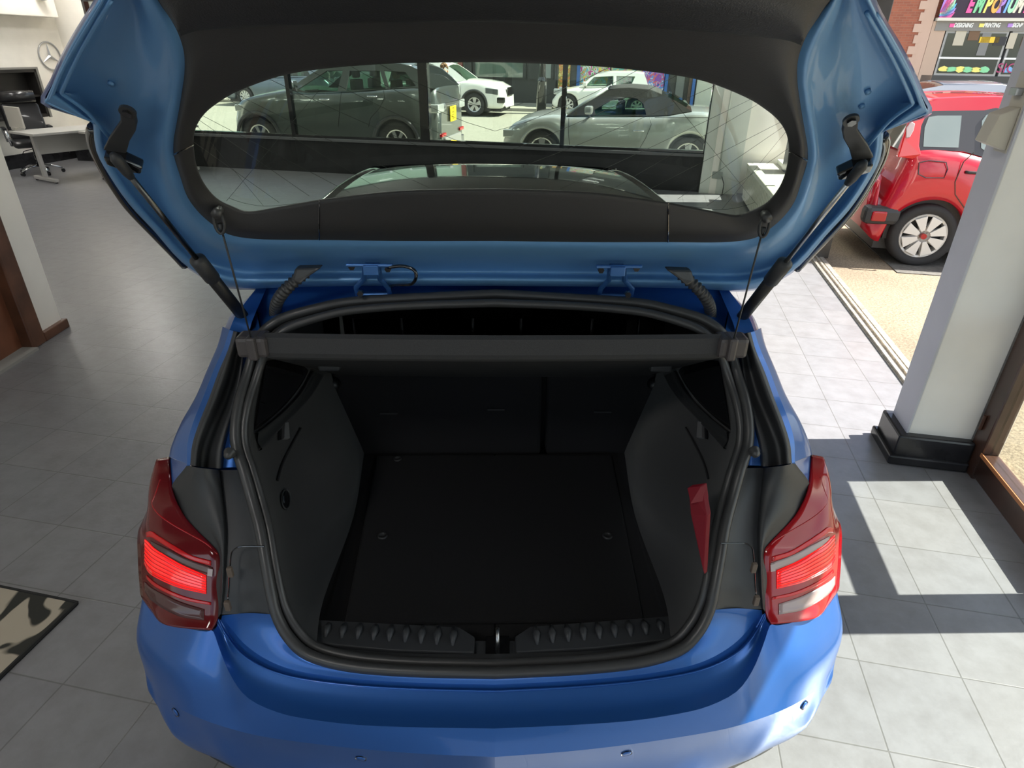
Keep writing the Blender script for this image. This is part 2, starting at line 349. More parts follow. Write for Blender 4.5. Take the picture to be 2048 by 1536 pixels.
S('trim_10', part_box(-1.02, -.14, -.1, .06, 0, .02), mat('grey threshold', (.3, .3, .28), .5))
S('wall_partition_over', part_box(-1.16, 0, -.12, 0, 2.17, HCEIL), CREAM)
S('wall_partition_end', part_box(-4.5, -1.16, -.2, 0, 0, HCEIL), CREAM)
# unseen ceiling panels, added to brighten the showroom
lp = None; k = 0
for (u, v) in ((-1.2, -1.2), (-1.2, 2.4), (-1.2, 6.2), (-4.6, -1.2), (-4.6, 2.4), (-4.6, 6.2), (-8.2, 2.4), (-8.2, 6.2), (-8.6, 9.4), (-4.6, 9.2), (-9.7, 10.3), (-9.7, 7.8)):
    o = thing('fill_light_panel', B(u, v, HCEIL), 'square light panel added out of view on the ceiling to brighten the showroom', 'ceiling light', -BA, 'added fill lights')
    b_ = MB()
    for q in ((-.31, .31, -.31, -.28), (-.31, .31, .28, .31), (-.31, -.28, -.28, .28), (.28, .31, -.28, .28)): b_.add(*bx(*q, -.03, 0))
    b_.build('frame', WHITEP, o); b_ = MB(); b_.add(*bx(-.28, .28, -.28, .28, -.02, -.001)); b_.build('diffuser', LAMPEM, o)
# ------------------------------------------------------------------ outside ground
def asphalt():
    m = bpy.data.materials.new('sunlit tarmac'); m.use_nodes = True; t = m.node_tree; b = t.nodes['Principled BSDF']
    tcn = t.nodes.new('ShaderNodeTexCoord'); n = t.nodes.new('ShaderNodeTexNoise'); n.inputs['Scale'].default_value = 55; n.inputs['Detail'].default_value = 6; n.inputs['Roughness'].default_value = .8
    r = t.nodes.new('ShaderNodeValToRGB'); r.color_ramp.elements[0].position = .36; r.color_ramp.elements[0].color = (.10, .075, .05, 1); r.color_ramp.elements[1].position = .62; r.color_ramp.elements[1].color = (.32, .255, .175, 1)
    n2 = t.nodes.new('ShaderNodeTexNoise'); n2.inputs['Scale'].default_value = .9; n2.inputs['Detail'].default_value = 4
    r2 = t.nodes.new('ShaderNodeValToRGB'); r2.color_ramp.elements[0].position = .35; r2.color_ramp.elements[0].color = (.75, .75, .75, 1); r2.color_ramp.elements[1].position = .6
    mu = t.nodes.new('ShaderNodeMix'); mu.data_type = 'RGBA'; mu.blend_type = 'MULTIPLY'; mu.inputs['Factor'].default_value = 1
    for a, q in ((n, r), (n2, r2)): t.links.new(tcn.outputs['Object'], a.inputs['Vector']); t.links.new(a.outputs['Fac'], q.inputs['Fac'])
    t.links.new(r.outputs['Color'], mu.inputs['A']); t.links.new(r2.outputs['Color'], mu.inputs['B']); t.links.new(mu.outputs['Result'], b.inputs['Base Color']); b.inputs['Roughness'].default_value = .9
    return m
TARM = asphalt()
ROAD = mat('road tarmac', (.24, .235, .19), .9, noise=(30, .25)); PAVE = mat('pavement slabs', (.30, .29, .235), .85, noise=(12, .15))
S('forecourt', bb(UR, 34, -8, VB+.2, -.12, -.02), TARM)
S('road', bb(-45, 60, VB+.2, 24.6, -.12, -.02), ROAD)
S('pavement', bb(-45, 60, 24.6, 27.2, -.12, .07), PAVE)
S('kerb', bb(-45, 60, 24.45, 24.6, -.12, .08), mat('kerb stone', (.36, .35, .31), .8))
for a in (-2.0, 1.2):
    o = S('lane_marking', bb(a, a+1.4, 19.0, 19.12, -.02, -.014), mat('road paint', (.8, .78, .7), .7))
S('car_shade_patch', bb(2.6, 8.5, 6.75, 9.2, -.02, -.012), mat('shade dark tarmac', (.10, .095, .085), .85, noise=(30, .3)))  # red car's shade on the forecourt, painted as a dark sheet
# ------------------------------------------------------------------ the blue hatchback
CAR = thing('hatchback_car', (0, 2.9, 0), 'metallic blue hatchback with its tailgate open, parked on the grey tiles, boot facing the viewer', 'car')
OFF = Vector((0, -2.9, 0))
def L(u, v, z):                             # left-hand picture measurement at height z
    p = atz(u, v, z); return (min(0., p[0]*1.006) if abs(u-990) > 2 else 0., p[1], p[2])
def LL(rows): return [L(*r) for r in rows]
def part(name, VFs, m, parent=None, sym=True, **kw):
    mb = MB()
    for VF in (VFs if isinstance(VFs, list) else [VFs]):
        if sym: both(mb, VF)
        else: mb.add(*VF)
    o = meshobj(name, mb.V, mb.F, m, parent or CAR, **kw)
    return o
def finish_car():
    for ch in CAR.children: ch.location = OFF
# wrap: separate left/right objects
def pair(name, VF, m, parent=None, **kw):
    a = meshobj(name, VF[0], VF[1], m, parent or CAR, **kw)
    b = meshobj(name, mirx(VF[0]), [f[::-1] for f in VF[1]], m, parent or CAR, **kw)
    return a, b
SEAL = [(990, 588, 1.352), (826, 596, 1.35), (701, 604, 1.345), (639, 616, 1.335), (580, 632, 1.32), (548, 648, 1.305), (525, 670, 1.28), (510, 705, 1.235), (497, 750, 1.19), (482, 800, 1.15), (474, 850, 1.108), (476, 895, 1.068), (490, 940, 1.03), (507, 1000, .975), (523, 1060, .93), (533, 1120, .885), (545, 1185, .832), (556, 1230, .79), (580, 1275, .75), (620, 1310, .72), (700, 1332, .705), (820, 1342, .70), (990, 1346, .70)]
ISEAL = [(990, 606, 1.345), (826, 611, 1.343), (710, 620, 1.338), (650, 632, 1.328), (595, 649, 1.313), (565, 665, 1.298), (543, 688, 1.27), (528, 718, 1.225), (514, 760, 1.18), (499, 808, 1.14), (491, 855, 1.098), (494, 897, 1.058), (508, 940, 1.02), (525, 997, .967), (541, 1058, .922), (551, 1118, .877), (563, 1180, .825), (575, 1220, .785), (598, 1260, .748), (634, 1293, .715), (708, 1313, .70), (822, 1323, .695), (990, 1327, .695)]
def closedtube(rows, r, n=10):
    a = crp(LL(rows), 4); b = [(-p[0], p[1], p[2]) for p in a[::-1]][1:-1]
    return tube([tuple(p) for p in a]+b, r, n, closed=True)
part('weatherstrip', [closedtube(SEAL, .0125), closedtube(ISEAL, .0105)], RUB, sym=False, smooth=True)
# channel between the two ribs
sc_ = [LL(SEAL), [tuple((np.array(a)+np.array(b))/2+np.array([0, .012, -.006])) for a, b in zip(LL(SEAL), LL(ISEAL))], LL(ISEAL)]
part('seal_channel', loft(sc_, 4, 2), PLAST, smooth=True)
# --- outer body round the opening
rail_in = LL([(470, 662, 1.29), (459, 700, 1.245), (440, 745, 1.20), (422, 795, 1.155), (402, 845, 1.115), (388, 890, 1.075), (384, 930, 1.035)])
rail_out = LL([(462, 660, 1.29), (450, 697, 1.245), (430, 742, 1.20), (411, 792, 1.155), (391, 842, 1.115), (379, 885, 1.075), (378, 928, 1.035)])
fsil = LL([(455, 658, 1.245), (443, 695, 1.205), (423, 745, 1.15), (402, 800, 1.09), (370, 856, 1.035), (351, 898, .99), (343, 915, .968)])
gut_in = LL([(500, 668, 1.275), (489, 705, 1.23), (483, 750, 1.185), (473, 800, 1.14), (457, 850, 1.10), (445, 895, 1.06), (441, 937, 1.02)])
gut_m1 = LL([(492, 668, 1.265), (478, 705, 1.22), (468, 750, 1.175), (452, 800, 1.13), (430, 850, 1.09), (412, 895, 1.05), (408, 934, 1.012)])
gut_m2 = LL([(478, 664, 1.297), (466, 702, 1.252), (450, 747, 1.207), (432, 797, 1.162), (412, 847, 1.122), (398, 892, 1.082), (394, 932, 1.042)])
sealr = LL(SEAL[6:13]); sealr[0] = L(527, 668, 1.275)
inner_fl = [tuple(np.array(p)+np.array([0, .02, -.012])) for p in gut_in]
body = []
body.append(loft([rail_in, rail_out], 4, 1))
mid_f = [tuple((np.array(a)*.45+np.array(b)*.55)+np.array([-.012, -.004, .012])*min(1, float(np.linalg.norm(np.array(a)-np.array(b)))/.13-.25)) for a, b in zip(rail_out, fsil)]
body.append(loft([rail_out, mid_f, fsil], 4, 4))
side0 = [(-.69, 1.77, 1.22), (-.72, 1.74, 1.14), (-.75, 1.70, 1.07), (-.785, 1.65, 1.01), (-.82, 1.6, .965), (-.842, 1.56, .945), (-.85, 1.50, .925)]
body.append(loft([fsil, side0], 4, 3))
body.append(loft([sealr, [tuple((np.array(a)+np.array(b))/2+np.array([0, .02, -.01])) for a, b in zip(sealr, inner_fl)], inner_fl], 4, 3))
# lower fender corner down to the lamp tip
lamp_in = LL([(344, 915, .972), (346, 945, .975), (349, 976, .96), (357, 1003, .945), (375, 1035, .92), (400, 1063, .90), (425, 1088, .885), (442, 1110, .87), (444, 1150, .83), (443, 1200, .785), (439, 1236, .752), (427, 1261, .735)])
lamp_out = LL([(343, 914, .968), (325, 945, .945), (314, 976, .92), (307, 1005, .895), (292, 1042, .865), (284, 1060, .85), (281.5, 1080, .835), (282, 1102, .813), (283.5, 1140, .77), (286, 1170, .737), (289, 1192, .712), (308, 1221, .702)])
tip = L(350, 974, .962)
cornA = [rail_out[-1], L(366, 952, 1.0), tip]; cornB = [lamp_in[0], lamp_in[1], lamp_in[2]]
body.append(loft([cornA, cornB], 4, 2))
body.append(loft([[rail_in[-1], L(370, 956, .995), L(352, 977, .958)], cornA], 4, 1))
# roof rear corner and cowl under the tailgate
rf = []
sealtop = LL(SEAL[:7])
roofe = [(0, 1.66, 1.392), (-.16, 1.655, 1.391), (-.30, 1.65, 1.388), (-.40, 1.645, 1.384), (-.50, 1.64, 1.374), (-.58, 1.63, 1.358), (-.645, 1.60, 1.325)]
mid_t = [tuple((np.array(a)+np.array(b))/2+np.array([0, .01, -.022])) for a, b in zip(sealtop, roofe)]
body.append(loft([sealtop, mid_t, roofe], 4, 5))
pil_i = [gut_in[0], L(508, 640, 1.303), (-.605, 1.625, 1.348)]; pil_a = [rail_out[0], L(477, 627, 1.314), (-.635, 1.635, 1.338)]; pil_b = [fsil[0], L(471, 622, 1.275), (-.665, 1.66, 1.30)]; pil_c = [side0[0], (-.68, 1.73, 1.25), (-.668, 1.75, 1.27)]
body.append(loft([pil_i, pil_a], 4, 2)); body.append(loft([pil_a, pil_b, pil_c], 4, 3))
body.append(loft([[sealtop[-1], gut_in[0]], [roofe[-1], (-.66, 1.57, 1.29)]], 1, 1))
# rear of the sides down over the arch, doors, front
prof = lambda y: None
def sec(y, hw, zb, zs, zbelt, wb):         # half section: sill to belt
    return [(-(hw-.10), y, zb-.02), (-(hw-.02), y, zb), (-hw, y, zb+.10), (-(hw+.004), y, zs), (-(hw-.015), y, (zs+zbelt)/2+.04), (-(wb+.02), y, zbelt-.02), (-wb, y, zbelt)]
arch = lambda y, zb: max([zb]+[math.sqrt(max(0, .36**2-(y-yc)**2))+.31 for yc in (1.96, 4.65) if abs(y-yc) < .36])
secs = []
for y in [1.48, 1.56]+[1.60+.045*i for i in range(17)]+[2.4+.2*i for i in range(9)]+[4.15+.06*i for i in range(18)]:
    t = (y-1.5)/3.7; hw = .875-.03*max(0, t-.75)*4*max(0, t-.75)*4; zb = arch(y, .27)
    wb = .85-.03*min(1, t*2); zbelt = .93 if y < 4.0 else .93-.10*(y-4.0); wb = min(wb, hw-.03)
    s_ = sec(y, hw, zb, max(.62, zb+.12), zbelt, wb); secs.append([(q[0], q[1], max(q[2], zb-.02)) for q in s_])
body.append(grid(secs))
hood = []
for y, z, hw in ((3.95, .96, .80), (4.3, .93, .80), (4.7, .86, .78), (5.0, .76, .70), (5.12, .62, .66), (5.14, .40, .66), (5.08, .25, .62)):
    hood.append([(-hw*k/5, y-(.0 if y < 4.6 else .18*(k/5)**2), z-.03*(k/5)**2) for k in range(6)])
body.append(loft(hood, 1, 3))
BODY = part('body_shell', body, BLUE, smooth=True)
# dark glasshouse and black roof
gh = []
for y, zr, wr, wbt in ((1.64, 1.375, .60, .82), (2.0, 1.405, .62, .83), (2.6, 1.42, .615, .825), (3.1, 1.41, .60, .82), (3.4, 1.375, .575, .81)):
    gh.append([(-wbt, y, .94), (-(wbt*.35+wr*.65+.03), y, 1.2), (-(wr+.055), y, zr-.06)])
gh.append([(-.80, 3.9, .97), (-.79, 3.95, .98), (-.78, 3.98, .985)])
pair('side_window', loft(gh, 1, 2), DARKGLASS, smooth=True)
ws = [[(-.64*(k/5), 3.42, 1.385-.02*(k/5)**2) for k in range(6)], [(-.72*(k/5), 3.72-.05*(k/5)**2, 1.18) for k in range(6)], [(-.79*(k/5), 4.02-.1*(k/5)**2, .965) for k in range(6)]]
part('windscreen', loft(ws, 1, 4), DARKGLASS, smooth=True)
rp = []
for y, zr, wr in ((1.655, 1.40, .60), (1.9, 1.413, .615), (2.3, 1.424, .62), (2.8, 1.426, .61), (3.2, 1.41, .59), (3.43, 1.382, .57)):
    rp.append([(-(wr)*(k/6), y, zr-.028*(k/6)**3) for k in range(7)])
part('roof_panel', loft(rp, 1, 4), BLACK, smooth=True)
rl = [[(-.60, 1.64, 1.372), (-.615, 1.9, 1.385), (-.62, 2.3, 1.396), (-.61, 2.8, 1.398), (-.59, 3.2, 1.382), (-.57, 3.43, 1.354)],
      [(-.63, 1.64, 1.384), (-.645, 1.9, 1.394), (-.65, 2.3, 1.404), (-.64, 2.8, 1.405), (-.62, 3.2, 1.388), (-.60, 3.44, 1.35)],
      [(-.665, 1.63, 1.33), (-.68, 1.9, 1.345), (-.685, 2.3, 1.352), (-.675, 2.8, 1.352), (-.655, 3.2, 1.335), (-.645, 3.44, 1.30)]]
pair('roof_rail', loft(rl, 3, 3), BLACK, smooth=True)
# --- black gutters and lower inner panels
gutter = [gut_in, gut_m1, gut_m2, rail_in]
flow = loft([inner_fl]+gutter, 4, 3)
pair('gutter_trim', flow, PLAST, smooth=True)
rowS = LL([(490, 940, 1.03), (507, 1000, .975), (523, 1060, .93), (533, 1120, .885), (545, 1185, .832), (553, 1229, .79)])
rowL = LL([(443, 940, 1.005), (450, 1000, .955), (456, 1060, .91), (456, 1120, .865), (452, 1185, .81), (447, 1229, .765)])
rowL2 = LL([(437, 939, 1.02), (443, 1000, .967), (448, 1060, .922), (449, 1120, .875), (447, 1185, .818), (444, 1229, .770)])
rowM = LL([(404, 936, 1.045), (400, 985, .985), (415, 1040, .935), (443, 1100, .882), (446, 1170, .823), (443, 1230, .764)])
rowK = LL([(384, 932, 1.035), (352, 980, .958), (376, 1034, .92), (441, 1107, .873), (443, 1175, .813), (440, 1234, .755)])
rowU = [tuple(np.array(p)+np.array([-.012, .006, -.004])) for p in rowK]
pair('corner_moulding', loft([rowL, rowL2, rowM, rowK, rowU], 4, 3), PLAST, smooth=True)
lowp = loft([rowS, [tuple((np.array(a)+np.array(b))/2+np.array([0, .008, -.006])) for a, b in zip(rowS, rowL)], rowL], 4, 3)
ip = pair('inner_side_panel', lowp, GREYP, smooth=True)
fl = [L(533, 1093, .916), L(490, 1093, .908), L(474, 1098, .903), L(467, 1110, .893), L(464, 1150, .862), L(462, 1185, .833), L(458, 1222, .80)]
for s, pr in ((1, ip[0]), (-1, ip[1])):
    P = [(p[0]*s, p[1]-.003, p[2]+.003) for p in crp(fl, 4)]
    meshobj('flap_outline', *tube(P, .0016, 6), BLACK, pr)
    for (uu, vv, z) in ((466, 1140, .874), (461, 1207, .815)):
        q = L(uu, vv, z); meshobj('flap_clip', *bx(q[0]*s-.006, q[0]*s+.006, q[1]-.012, q[1]-.002, q[2]-.012, q[2]+.014), mat('worn brown clip', (.12, .09, .07), .7), pr, bevel=.002)
# bump stops on the blue flange, drain dot screws
for s in (-1, 1):
    q = L(466, 905, 1.07); V, Fc = lathe([(.0, -.012), (.007, -.008), (.010, -.005), (.011, .003), (.014, .006), (.014, .010)], 'y', 20)
    meshobj('rubber_bump_stop', [(p[0]+s*abs(q[0]), p[1]+q[1]-.015, p[2]+q[2]+.004) for p in V], Fc, RUB, CAR, smooth=True)
# --- sill under the seal (blue) and bumper
A_ = LL([(990, 1380, .672), (850, 1377, .672), (719, 1370, .674), (612, 1357, .678), (552, 1342, .683), (507, 1321, .69), (476, 1296, .70), (452, 1262, .715), (438, 1233, .745)])
AS = LL([(990, 1369, .682), (850, 1366, .682), (722, 1359, .684), (618, 1346, .688), (560, 1330, .693), (518, 1308, .70), (488, 1284, .71), (463, 1254, .726), (447, 1231, .752)])
SB = LL([(990, 1350, .695), (830, 1346, .695), (715, 1338, .70), (640, 1322, .708), (600, 1298, .725), (576, 1273, .745), (561, 1250, .765), (554, 1236, .78), (552, 1229, .788)])
part('boot_sill', loft([SB, [tuple((np.array(a)*.5+np.array(b)*.5)+np.array([0, 0, .006])) for a, b in zip(SB, AS)], AS], 3, 4), BLUE, smooth=True)
part('sill_gap', loft([AS, [tuple(np.array(a)*.5+np.array(b)*.5+np.array([0, .0, -.014])) for a, b in zip(AS, A_)], A_], 3, 2), BLUE, smooth=False)
Bc = LL([(990, 1457, .662), (850, 1455, .662), (719, 1450, .663), (618, 1438, .665), (556, 1424, .667), (500, 1397, .672), (468, 1357, .682), (446, 1308, .703), (430, 1263, .735)])
rec = [tuple((np.array(a)*.5+np.array(b)*.5)+np.array([0, .006, -.010])) for a, b in zip(A_, Bc)]
A2 = [tuple(np.array(a)+np.array([0, -.001, -.0025])) for a in A_]
TOP = Bc+LL([(416, 1263, .733), (388, 1259, .726), (350, 1247, .713), (314, 1225, .702), (289, 1196, .705)])+[(-.866, 1.16, .70), (-.872, 1.32, .70), (-.878, 1.60, .69)]
CC = LL([(990, 1514, .60), (850, 1508, .60), (724, 1498, .60), (618, 1486, .597), (540, 1475, .592), (500, 1467, .588), (470, 1459, .583), (440, 1450, .575), (412, 1440, .567), (388, 1430, .56), (364, 1418, .55), (342, 1404, .54), (322, 1390, .527), (304, 1362, .522)])+[L(297, 1330, .528), (-.872, 1.32, .515), (-.878, 1.60, .50)]
DD = [(0, .83, .30), (-.12, .832, .30), (-.24, .836, .30), (-.35, .842, .30), (-.44, .852, .305), (-.50, .865, .31), (-.55, .88, .315), (-.60, .90, .325), (-.65, .93, .335), (-.69, .955, .35), (-.73, .985, .37), (-.77, 1.02, .39), (-.80, 1.06, .405), (-.825, 1.10, .42), (-.835, 1.16, .42), (-.85, 1.32, .40), (-.86, 1.60, .36)]
MM = [tuple(np.array(a)*.55+np.array(b)*.45+np.array([.006*min(1, i/8), .012, .0])) for i, (a, b) in enumerate(zip(CC, DD))]
for i_, q_ in ((8, (462, 1527, .42)), (9, (428, 1510, .415)), (10, (397, 1497, .415)), (11, (370, 1484, .42)), (12, (347, 1466, .435)), (13, (327, 1424, .46)), (14, (309, 1372, .488))):
    MM[i_] = L(*q_); DD[i_] = (MM[i_][0]+.03, MM[i_][1]+.03, MM[i_][2]-.09)
for C_ in (MM, DD):
    for i_ in (5, 6, 7): C_[i_] = tuple(np.array(C_[4])*(1-(i_-4)/4)+np.array(C_[8])*((i_-4)/4))
UP = []
for i, (a, b) in enumerate(zip(TOP, CC)):
    k = min(1., max(0, (i-6)/4)); UP.append(tuple(np.array(a)*.5+np.array(b)*.5+np.array([-.014*k, -.012*k, .004])))
TOPi = [tuple(np.array(a)+np.array([.0, .012, -.006])) for a in TOP]
BUMP = part('rear_bumper', [tube(crp([tuple(np.array(a)+np.array([0, -.002, -.001])) for a in A_], 3), .0022, 6, cap=False), loft([A2, rec, Bc], 3, 4), loft([TOPi, TOP], 3, 1), loft([TOP, UP, CC], 3, 4), loft([CC, MM, DD], 3, 4)], BLUE, smooth=True)
und = [(p[0]*.97, p[1]+.03, p[2]-.08) for p in DD]
part('diffuser', loft([DD, und, [(p[0]*.9, p[1]+.25, p[2]-.06) for p in und]], 2, 2), PLAST, BUMP)
from mathutils.bvhtree import BVHTree
bb_ = BVHTree.FromPolygons([v_.co.copy() for v_ in BUMP.data.vertices], [tuple(p_.vertices) for p_ in BUMP.data.polygons])
for (uu, vv, z, sgn) in ((722, 1516, .572, -1), (1253, 1506, .572, 1), (1608, 1410, .53, 1), (352, 1424, .525, -1)):
    h_ = bb_.ray_cast(Vector(CP), Vector(ray(uu, vv)).normalized())
    if h_[0] is None: print('no hit', uu, vv); continue
    q = h_[0]; n = h_[1] if h_[1].dot(Vector(ray(uu, vv))) < 0 else -h_[1]
    V, Fc = lathe([(.0, -.002), (.009, -.002), (.0105, 0), (.0105, .01)], 'y', 20); Mx = Matrix.Translation(Vector(q)+n*.001) @ n.to_track_quat('-Y', 'Z').to_matrix().to_4x4()
    o = meshobj('parking_sensor', *xf((V, Fc), Mx), BLUE, BUMP, smooth=True)
    meshobj('sensor_ring', *xf(lathe([(.0105, .001), (.0125, -.0012), (.0125, .01)], 'y', 20), Mx), BLACK, o)
sen = 0
# plate recess lower grey bracket glimpsed under the bumper right
meshobj('exhaust_pipe', *tube([(-.45, .93, .24), (-.45, 1.3, .24)], .04, 20, cap=False), CHROME, CAR, smooth=True)
# --- tail lamps with their coloured bands
LMID = [tuple(np.array(a)*.5+np.array(b)*.5+np.array([-.020, -.020, .006])) for a, b in zip(lamp_in, lamp_out)]
lampC = [lamp_in, LMID, lamp_out]
def lampsurf(n=40, m_=12):
    C = [crp(c, 6) for c in lampC]; C = list(zip(*[crp([c[j] for c in C], m_//2) for j in range(len(C[0]))]))
    return [list(c) for c in C]              # [across][along]
LS = np.array(lampsurf())                   # across 13, along 67
def lp_(a, t, off=0.):                      # point on lens: a across 0(inner)..1(outer), t along 0..11
    A, T = LS.shape[0]-1, LS.shape[1]-1; fa = a*A; ft = t/11*T; i, j = min(int(fa), A-1), min(int(ft), T-1); x, y = fa-i, ft-j
    p = (LS[i, j]*(1-x)+LS[i+1, j]*x)*(1-y)+(LS[i, j+1]*(1-x)+LS[i+1, j+1]*x)*y
    return p+np.array([-.55, -.75, .3])*off
def band(aks, off=.004):                    # aks: rows (a, t_top, t_bottom)
    return grid([[lp_(a, t0, off), lp_(a, (t0*2+t1)/3, off), lp_(a, (t0+2*t1)/3, off), lp_(a, t1, off)] for a, t0, t1 in aks])
lampV = LS.reshape(-1, 3); nA, nT = LS.shape[:2]
lampF = [(i*nT+j, i*nT+j+1, (i+1)*nT+j+1, (i+1)*nT+j) for i in range(nA-1) for j in range(nT-1)]
def dense(rows, k=5): 
    c = crp([np.array(r, float) for r in rows], k); return [tuple(p) for p in c]
# same build; left lens colours are darkened to paint in its shade
from mathutils.bvhtree import BVHTree
bvh = BVHTree.FromPolygons([tuple(p) for p in lampV], lampF)
def lamphit(u, v, off=.004):                # where a spot of the left lens seen in the photograph lies on the lens itself
    r = ray(u, v); h = bvh.ray_cast(Vector(CP), Vector(r).normalized())
    if h[0] is None: h = bvh.find_nearest(Vector(CP+r*1.5))
    n = h[1] if h[1].dot(Vector(r)) < 0 else -h[1]
    return np.array(h[0]+n*off)
def bandpx(rows, off=.004):                 # rows: (u, v_top, v_bottom)
    R_ = crp([np.array(r_, float) for r_ in rows], 5); return grid([[lamphit(u, t0+(t1-t0)*k/4, off) for k in range(5)] for u, t0, t1 in R_])
bnds = [('upper_red_band', REDM, [(296, 1064, 1074), (306, 1062, 1074), (322, 1073, 1084), (350, 1091, 1101), (385, 1110, 1119), (424, 1121, 1130)]),
        ('clear_strip', None, [(304, 1081, 1086), (318, 1088, 1099), (345, 1101, 1116), (380, 1118, 1134), (427, 1134, 1151)]),
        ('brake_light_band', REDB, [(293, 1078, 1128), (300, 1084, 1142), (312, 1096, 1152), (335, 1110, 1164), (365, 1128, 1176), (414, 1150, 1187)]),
        ('lower_red_band', REDM, [(296, 1150, 1156), (315, 1166, 1173), (345, 1182, 1189), (380, 1195, 1201), (424, 1204, 1209)]),
        ('lower_strip', None, [(293, 1163, 1180), (305, 1174, 1198), (330, 1188, 1216), (365, 1204, 1234), (410, 1218, 1241)])]
for s in (-1, 1):
    flip = (lambda V: V) if s < 0 else mirx
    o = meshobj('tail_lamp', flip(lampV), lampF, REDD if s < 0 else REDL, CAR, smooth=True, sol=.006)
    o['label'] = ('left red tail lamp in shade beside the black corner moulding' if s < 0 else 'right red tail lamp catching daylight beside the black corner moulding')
    for nm, m, rows in bnds:
        mm = m or ((SHADEL if s < 0 else CLEARL)); VF = bandpx(rows)
        q = meshobj(nm, flip(VF[0]), VF[1], mm, o, smooth=True, sol=.002)
    for k in range(7):                      # fine light-guide lines
        f = (k+.5)/7; rows = crp([np.array(r_, float) for r_ in bnds[2][2]], 4); P = [lamphit(u, t0+(t1-t0)*f, .0062) for u, t0, t1 in rows]
        meshobj('light_guide', *((lambda VF: (flip(VF[0]), VF[1]))(tube(P, .0006, 5))), REDL, o)
    P = [lamphit(u, v, .0065) for u, v in ((419, 1135), (429, 1137), (428, 1152), (418, 1150))]
    meshobj('lamp_bulb_window', flip([tuple(p) for p in P]), [(0, 1, 2, 3)], CLEARL, o)
    pe = [lamphit(u, v, .001) for u, v in ((322, 960), (312, 990), (306, 1008), (318, 1028), (345, 1048), (380, 1068), (415, 1088), (436, 1108))]
    meshobj('lens_ridge', *((lambda VF: (flip(VF[0]), VF[1]))(tube(crp(pe, 3), .0028, 6))), REDL, o, smooth=True)
# --- boot interior
fz = .62
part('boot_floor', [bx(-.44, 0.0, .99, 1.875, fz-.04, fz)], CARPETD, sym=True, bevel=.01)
brd = MB(); f4 = [L(755, 911, fz+.012), L(690, 1246, fz+.012)]
yb, ya = f4[0][1], f4[1][1]; xb, xa = f4[0][0], f4[1][0]
part('floor_board', prism([(xb, yb, fz+.012), (xa, ya, fz+.012), (-xa, ya, fz+.012), (-xb, yb, fz+.012)], (0, 0, -.012), (0, 0, 0)), CARPETD, sym=False, bevel=.006)
for (uu, vv) in ((765, 1072), (1215, 1072), (795, 918)):
    q = atz(uu, vv, fz+.013); r_ = MB(); r_.add(*lathe([(.0, .001), (.009, .001), (.010, .004), (.0135, .004), (.015, 0)], 'z', 24))
    meshobj('floor_ring', [(p[0]+q[0], p[1]+q[1], p[2]+q[2]) for p in r_.V], r_.F, PLAST, CAR, smooth=True)
for (uu, vv) in ((697, 976), (1277, 981)):
    q = atz(uu, vv, fz+.02)
    V, Fc = lathe([(.0, .002), (.018, .002), (.026, .006), (.029, -.004)], 'z', 24)
    o = meshobj('lashing_eye_cup', [(p[0]+q[0], p[1]+q[1], p[2]+q[2]) for p in V], Fc, BLACK, CAR, smooth=True)
    meshobj('lashing_ring', *tube([(q[0]+.017*math.cos(a), q[1]+.006*math.sin(a), q[2]+.014+.01*math.sin(a)) for a in np.linspace(0, 2*math.pi, 16, endpoint=False)], .0028, 8, closed=True), STEEL, o, smooth=True)
isr = LL(ISEAL[6:20]); n_ = len(isr)
bk = []
zz = [1.22, 1.16, 1.10, 1.03, .98, .93, .88, .82, .77, .72, .68, .65, .63, .62]
for i, p in enumerate(isr):
    z = zz[i]; bk.append((-.56 if z > .95 else -.56+.09*(1-(z-.62)/.33), 1.90 if z > .9 else 1.88, z))
m1 = []; m2 = []
for i, (a, b) in enumerate(zip(isr, bk)):
    a, b = np.array(a), np.array(b); k = math.exp(-((i-9)/3.2)**2)
    m1.append(tuple(a*.82+b*.18+np.array([-.012, 0, -.006])))
    m2.append(tuple(a*.42+b*.58+np.array([.06*k, 0, -.01])))
LNV = loft([isr, m1, m2, bk], 3, 5)
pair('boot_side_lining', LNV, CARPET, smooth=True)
low = [isr[-3], isr[-2], isr[-1]]
fl2 = [(-.48, 1.01, fz-.005), (-.45, 1.0, fz-.005), (-.42, .99, fz-.005)]
part('front_lining', [loft([low, fl2], 3, 3), loft([LL(ISEAL[19:]), [(-.42, .985, fz), (-.33, .98, fz), (-.2, .975, fz), (0, .975, fz)]], 3, 3)], CARPET, smooth=True)
pair('outer_floor', bx(-.56, -.36, .98, 1.9, fz-.06, fz-.004), CARPETD)
# quarter-window panel, window-line rail, hooks and socket, each set on the lining itself
lb = BVHTree.FromPolygons([tuple(map(float, p)) for p in LNV[0]], LNV[1])
def lin(u, v, off=.0):
    r = ray(u, v); h = lb.ray_cast(Vector(CP), Vector(r).normalized())
    if h[0] is None: h = lb.find_nearest(Vector(CP+r*1.75))
    n = h[1] if h[1].dot(Vector(r)) < 0 else -h[1]
    return np.array(h[0]+n*off)
ru = [(506, 868), (530, 851), (556, 829), (578, 808), (596, 786), (610, 762), (620, 742)]; rl_ = [(516, 902), (538, 878), (560, 855), (582, 832), (604, 808), (624, 782), (640, 752)]
rmid = [((a_[0]+b_[0])/2, (a_[1]+b_[1])/2) for a_, b_ in zip(ru, rl_)]
pair('lining_rail', loft([[lin(*p, .002) for p in ru], [lin(*p, .014) for p in ru], [lin(*p, .006) for p in rmid], [lin(*p, .012) for p in rl_], [lin(*p, .001) for p in rl_]], 3, 3), PLAST, smooth=True)
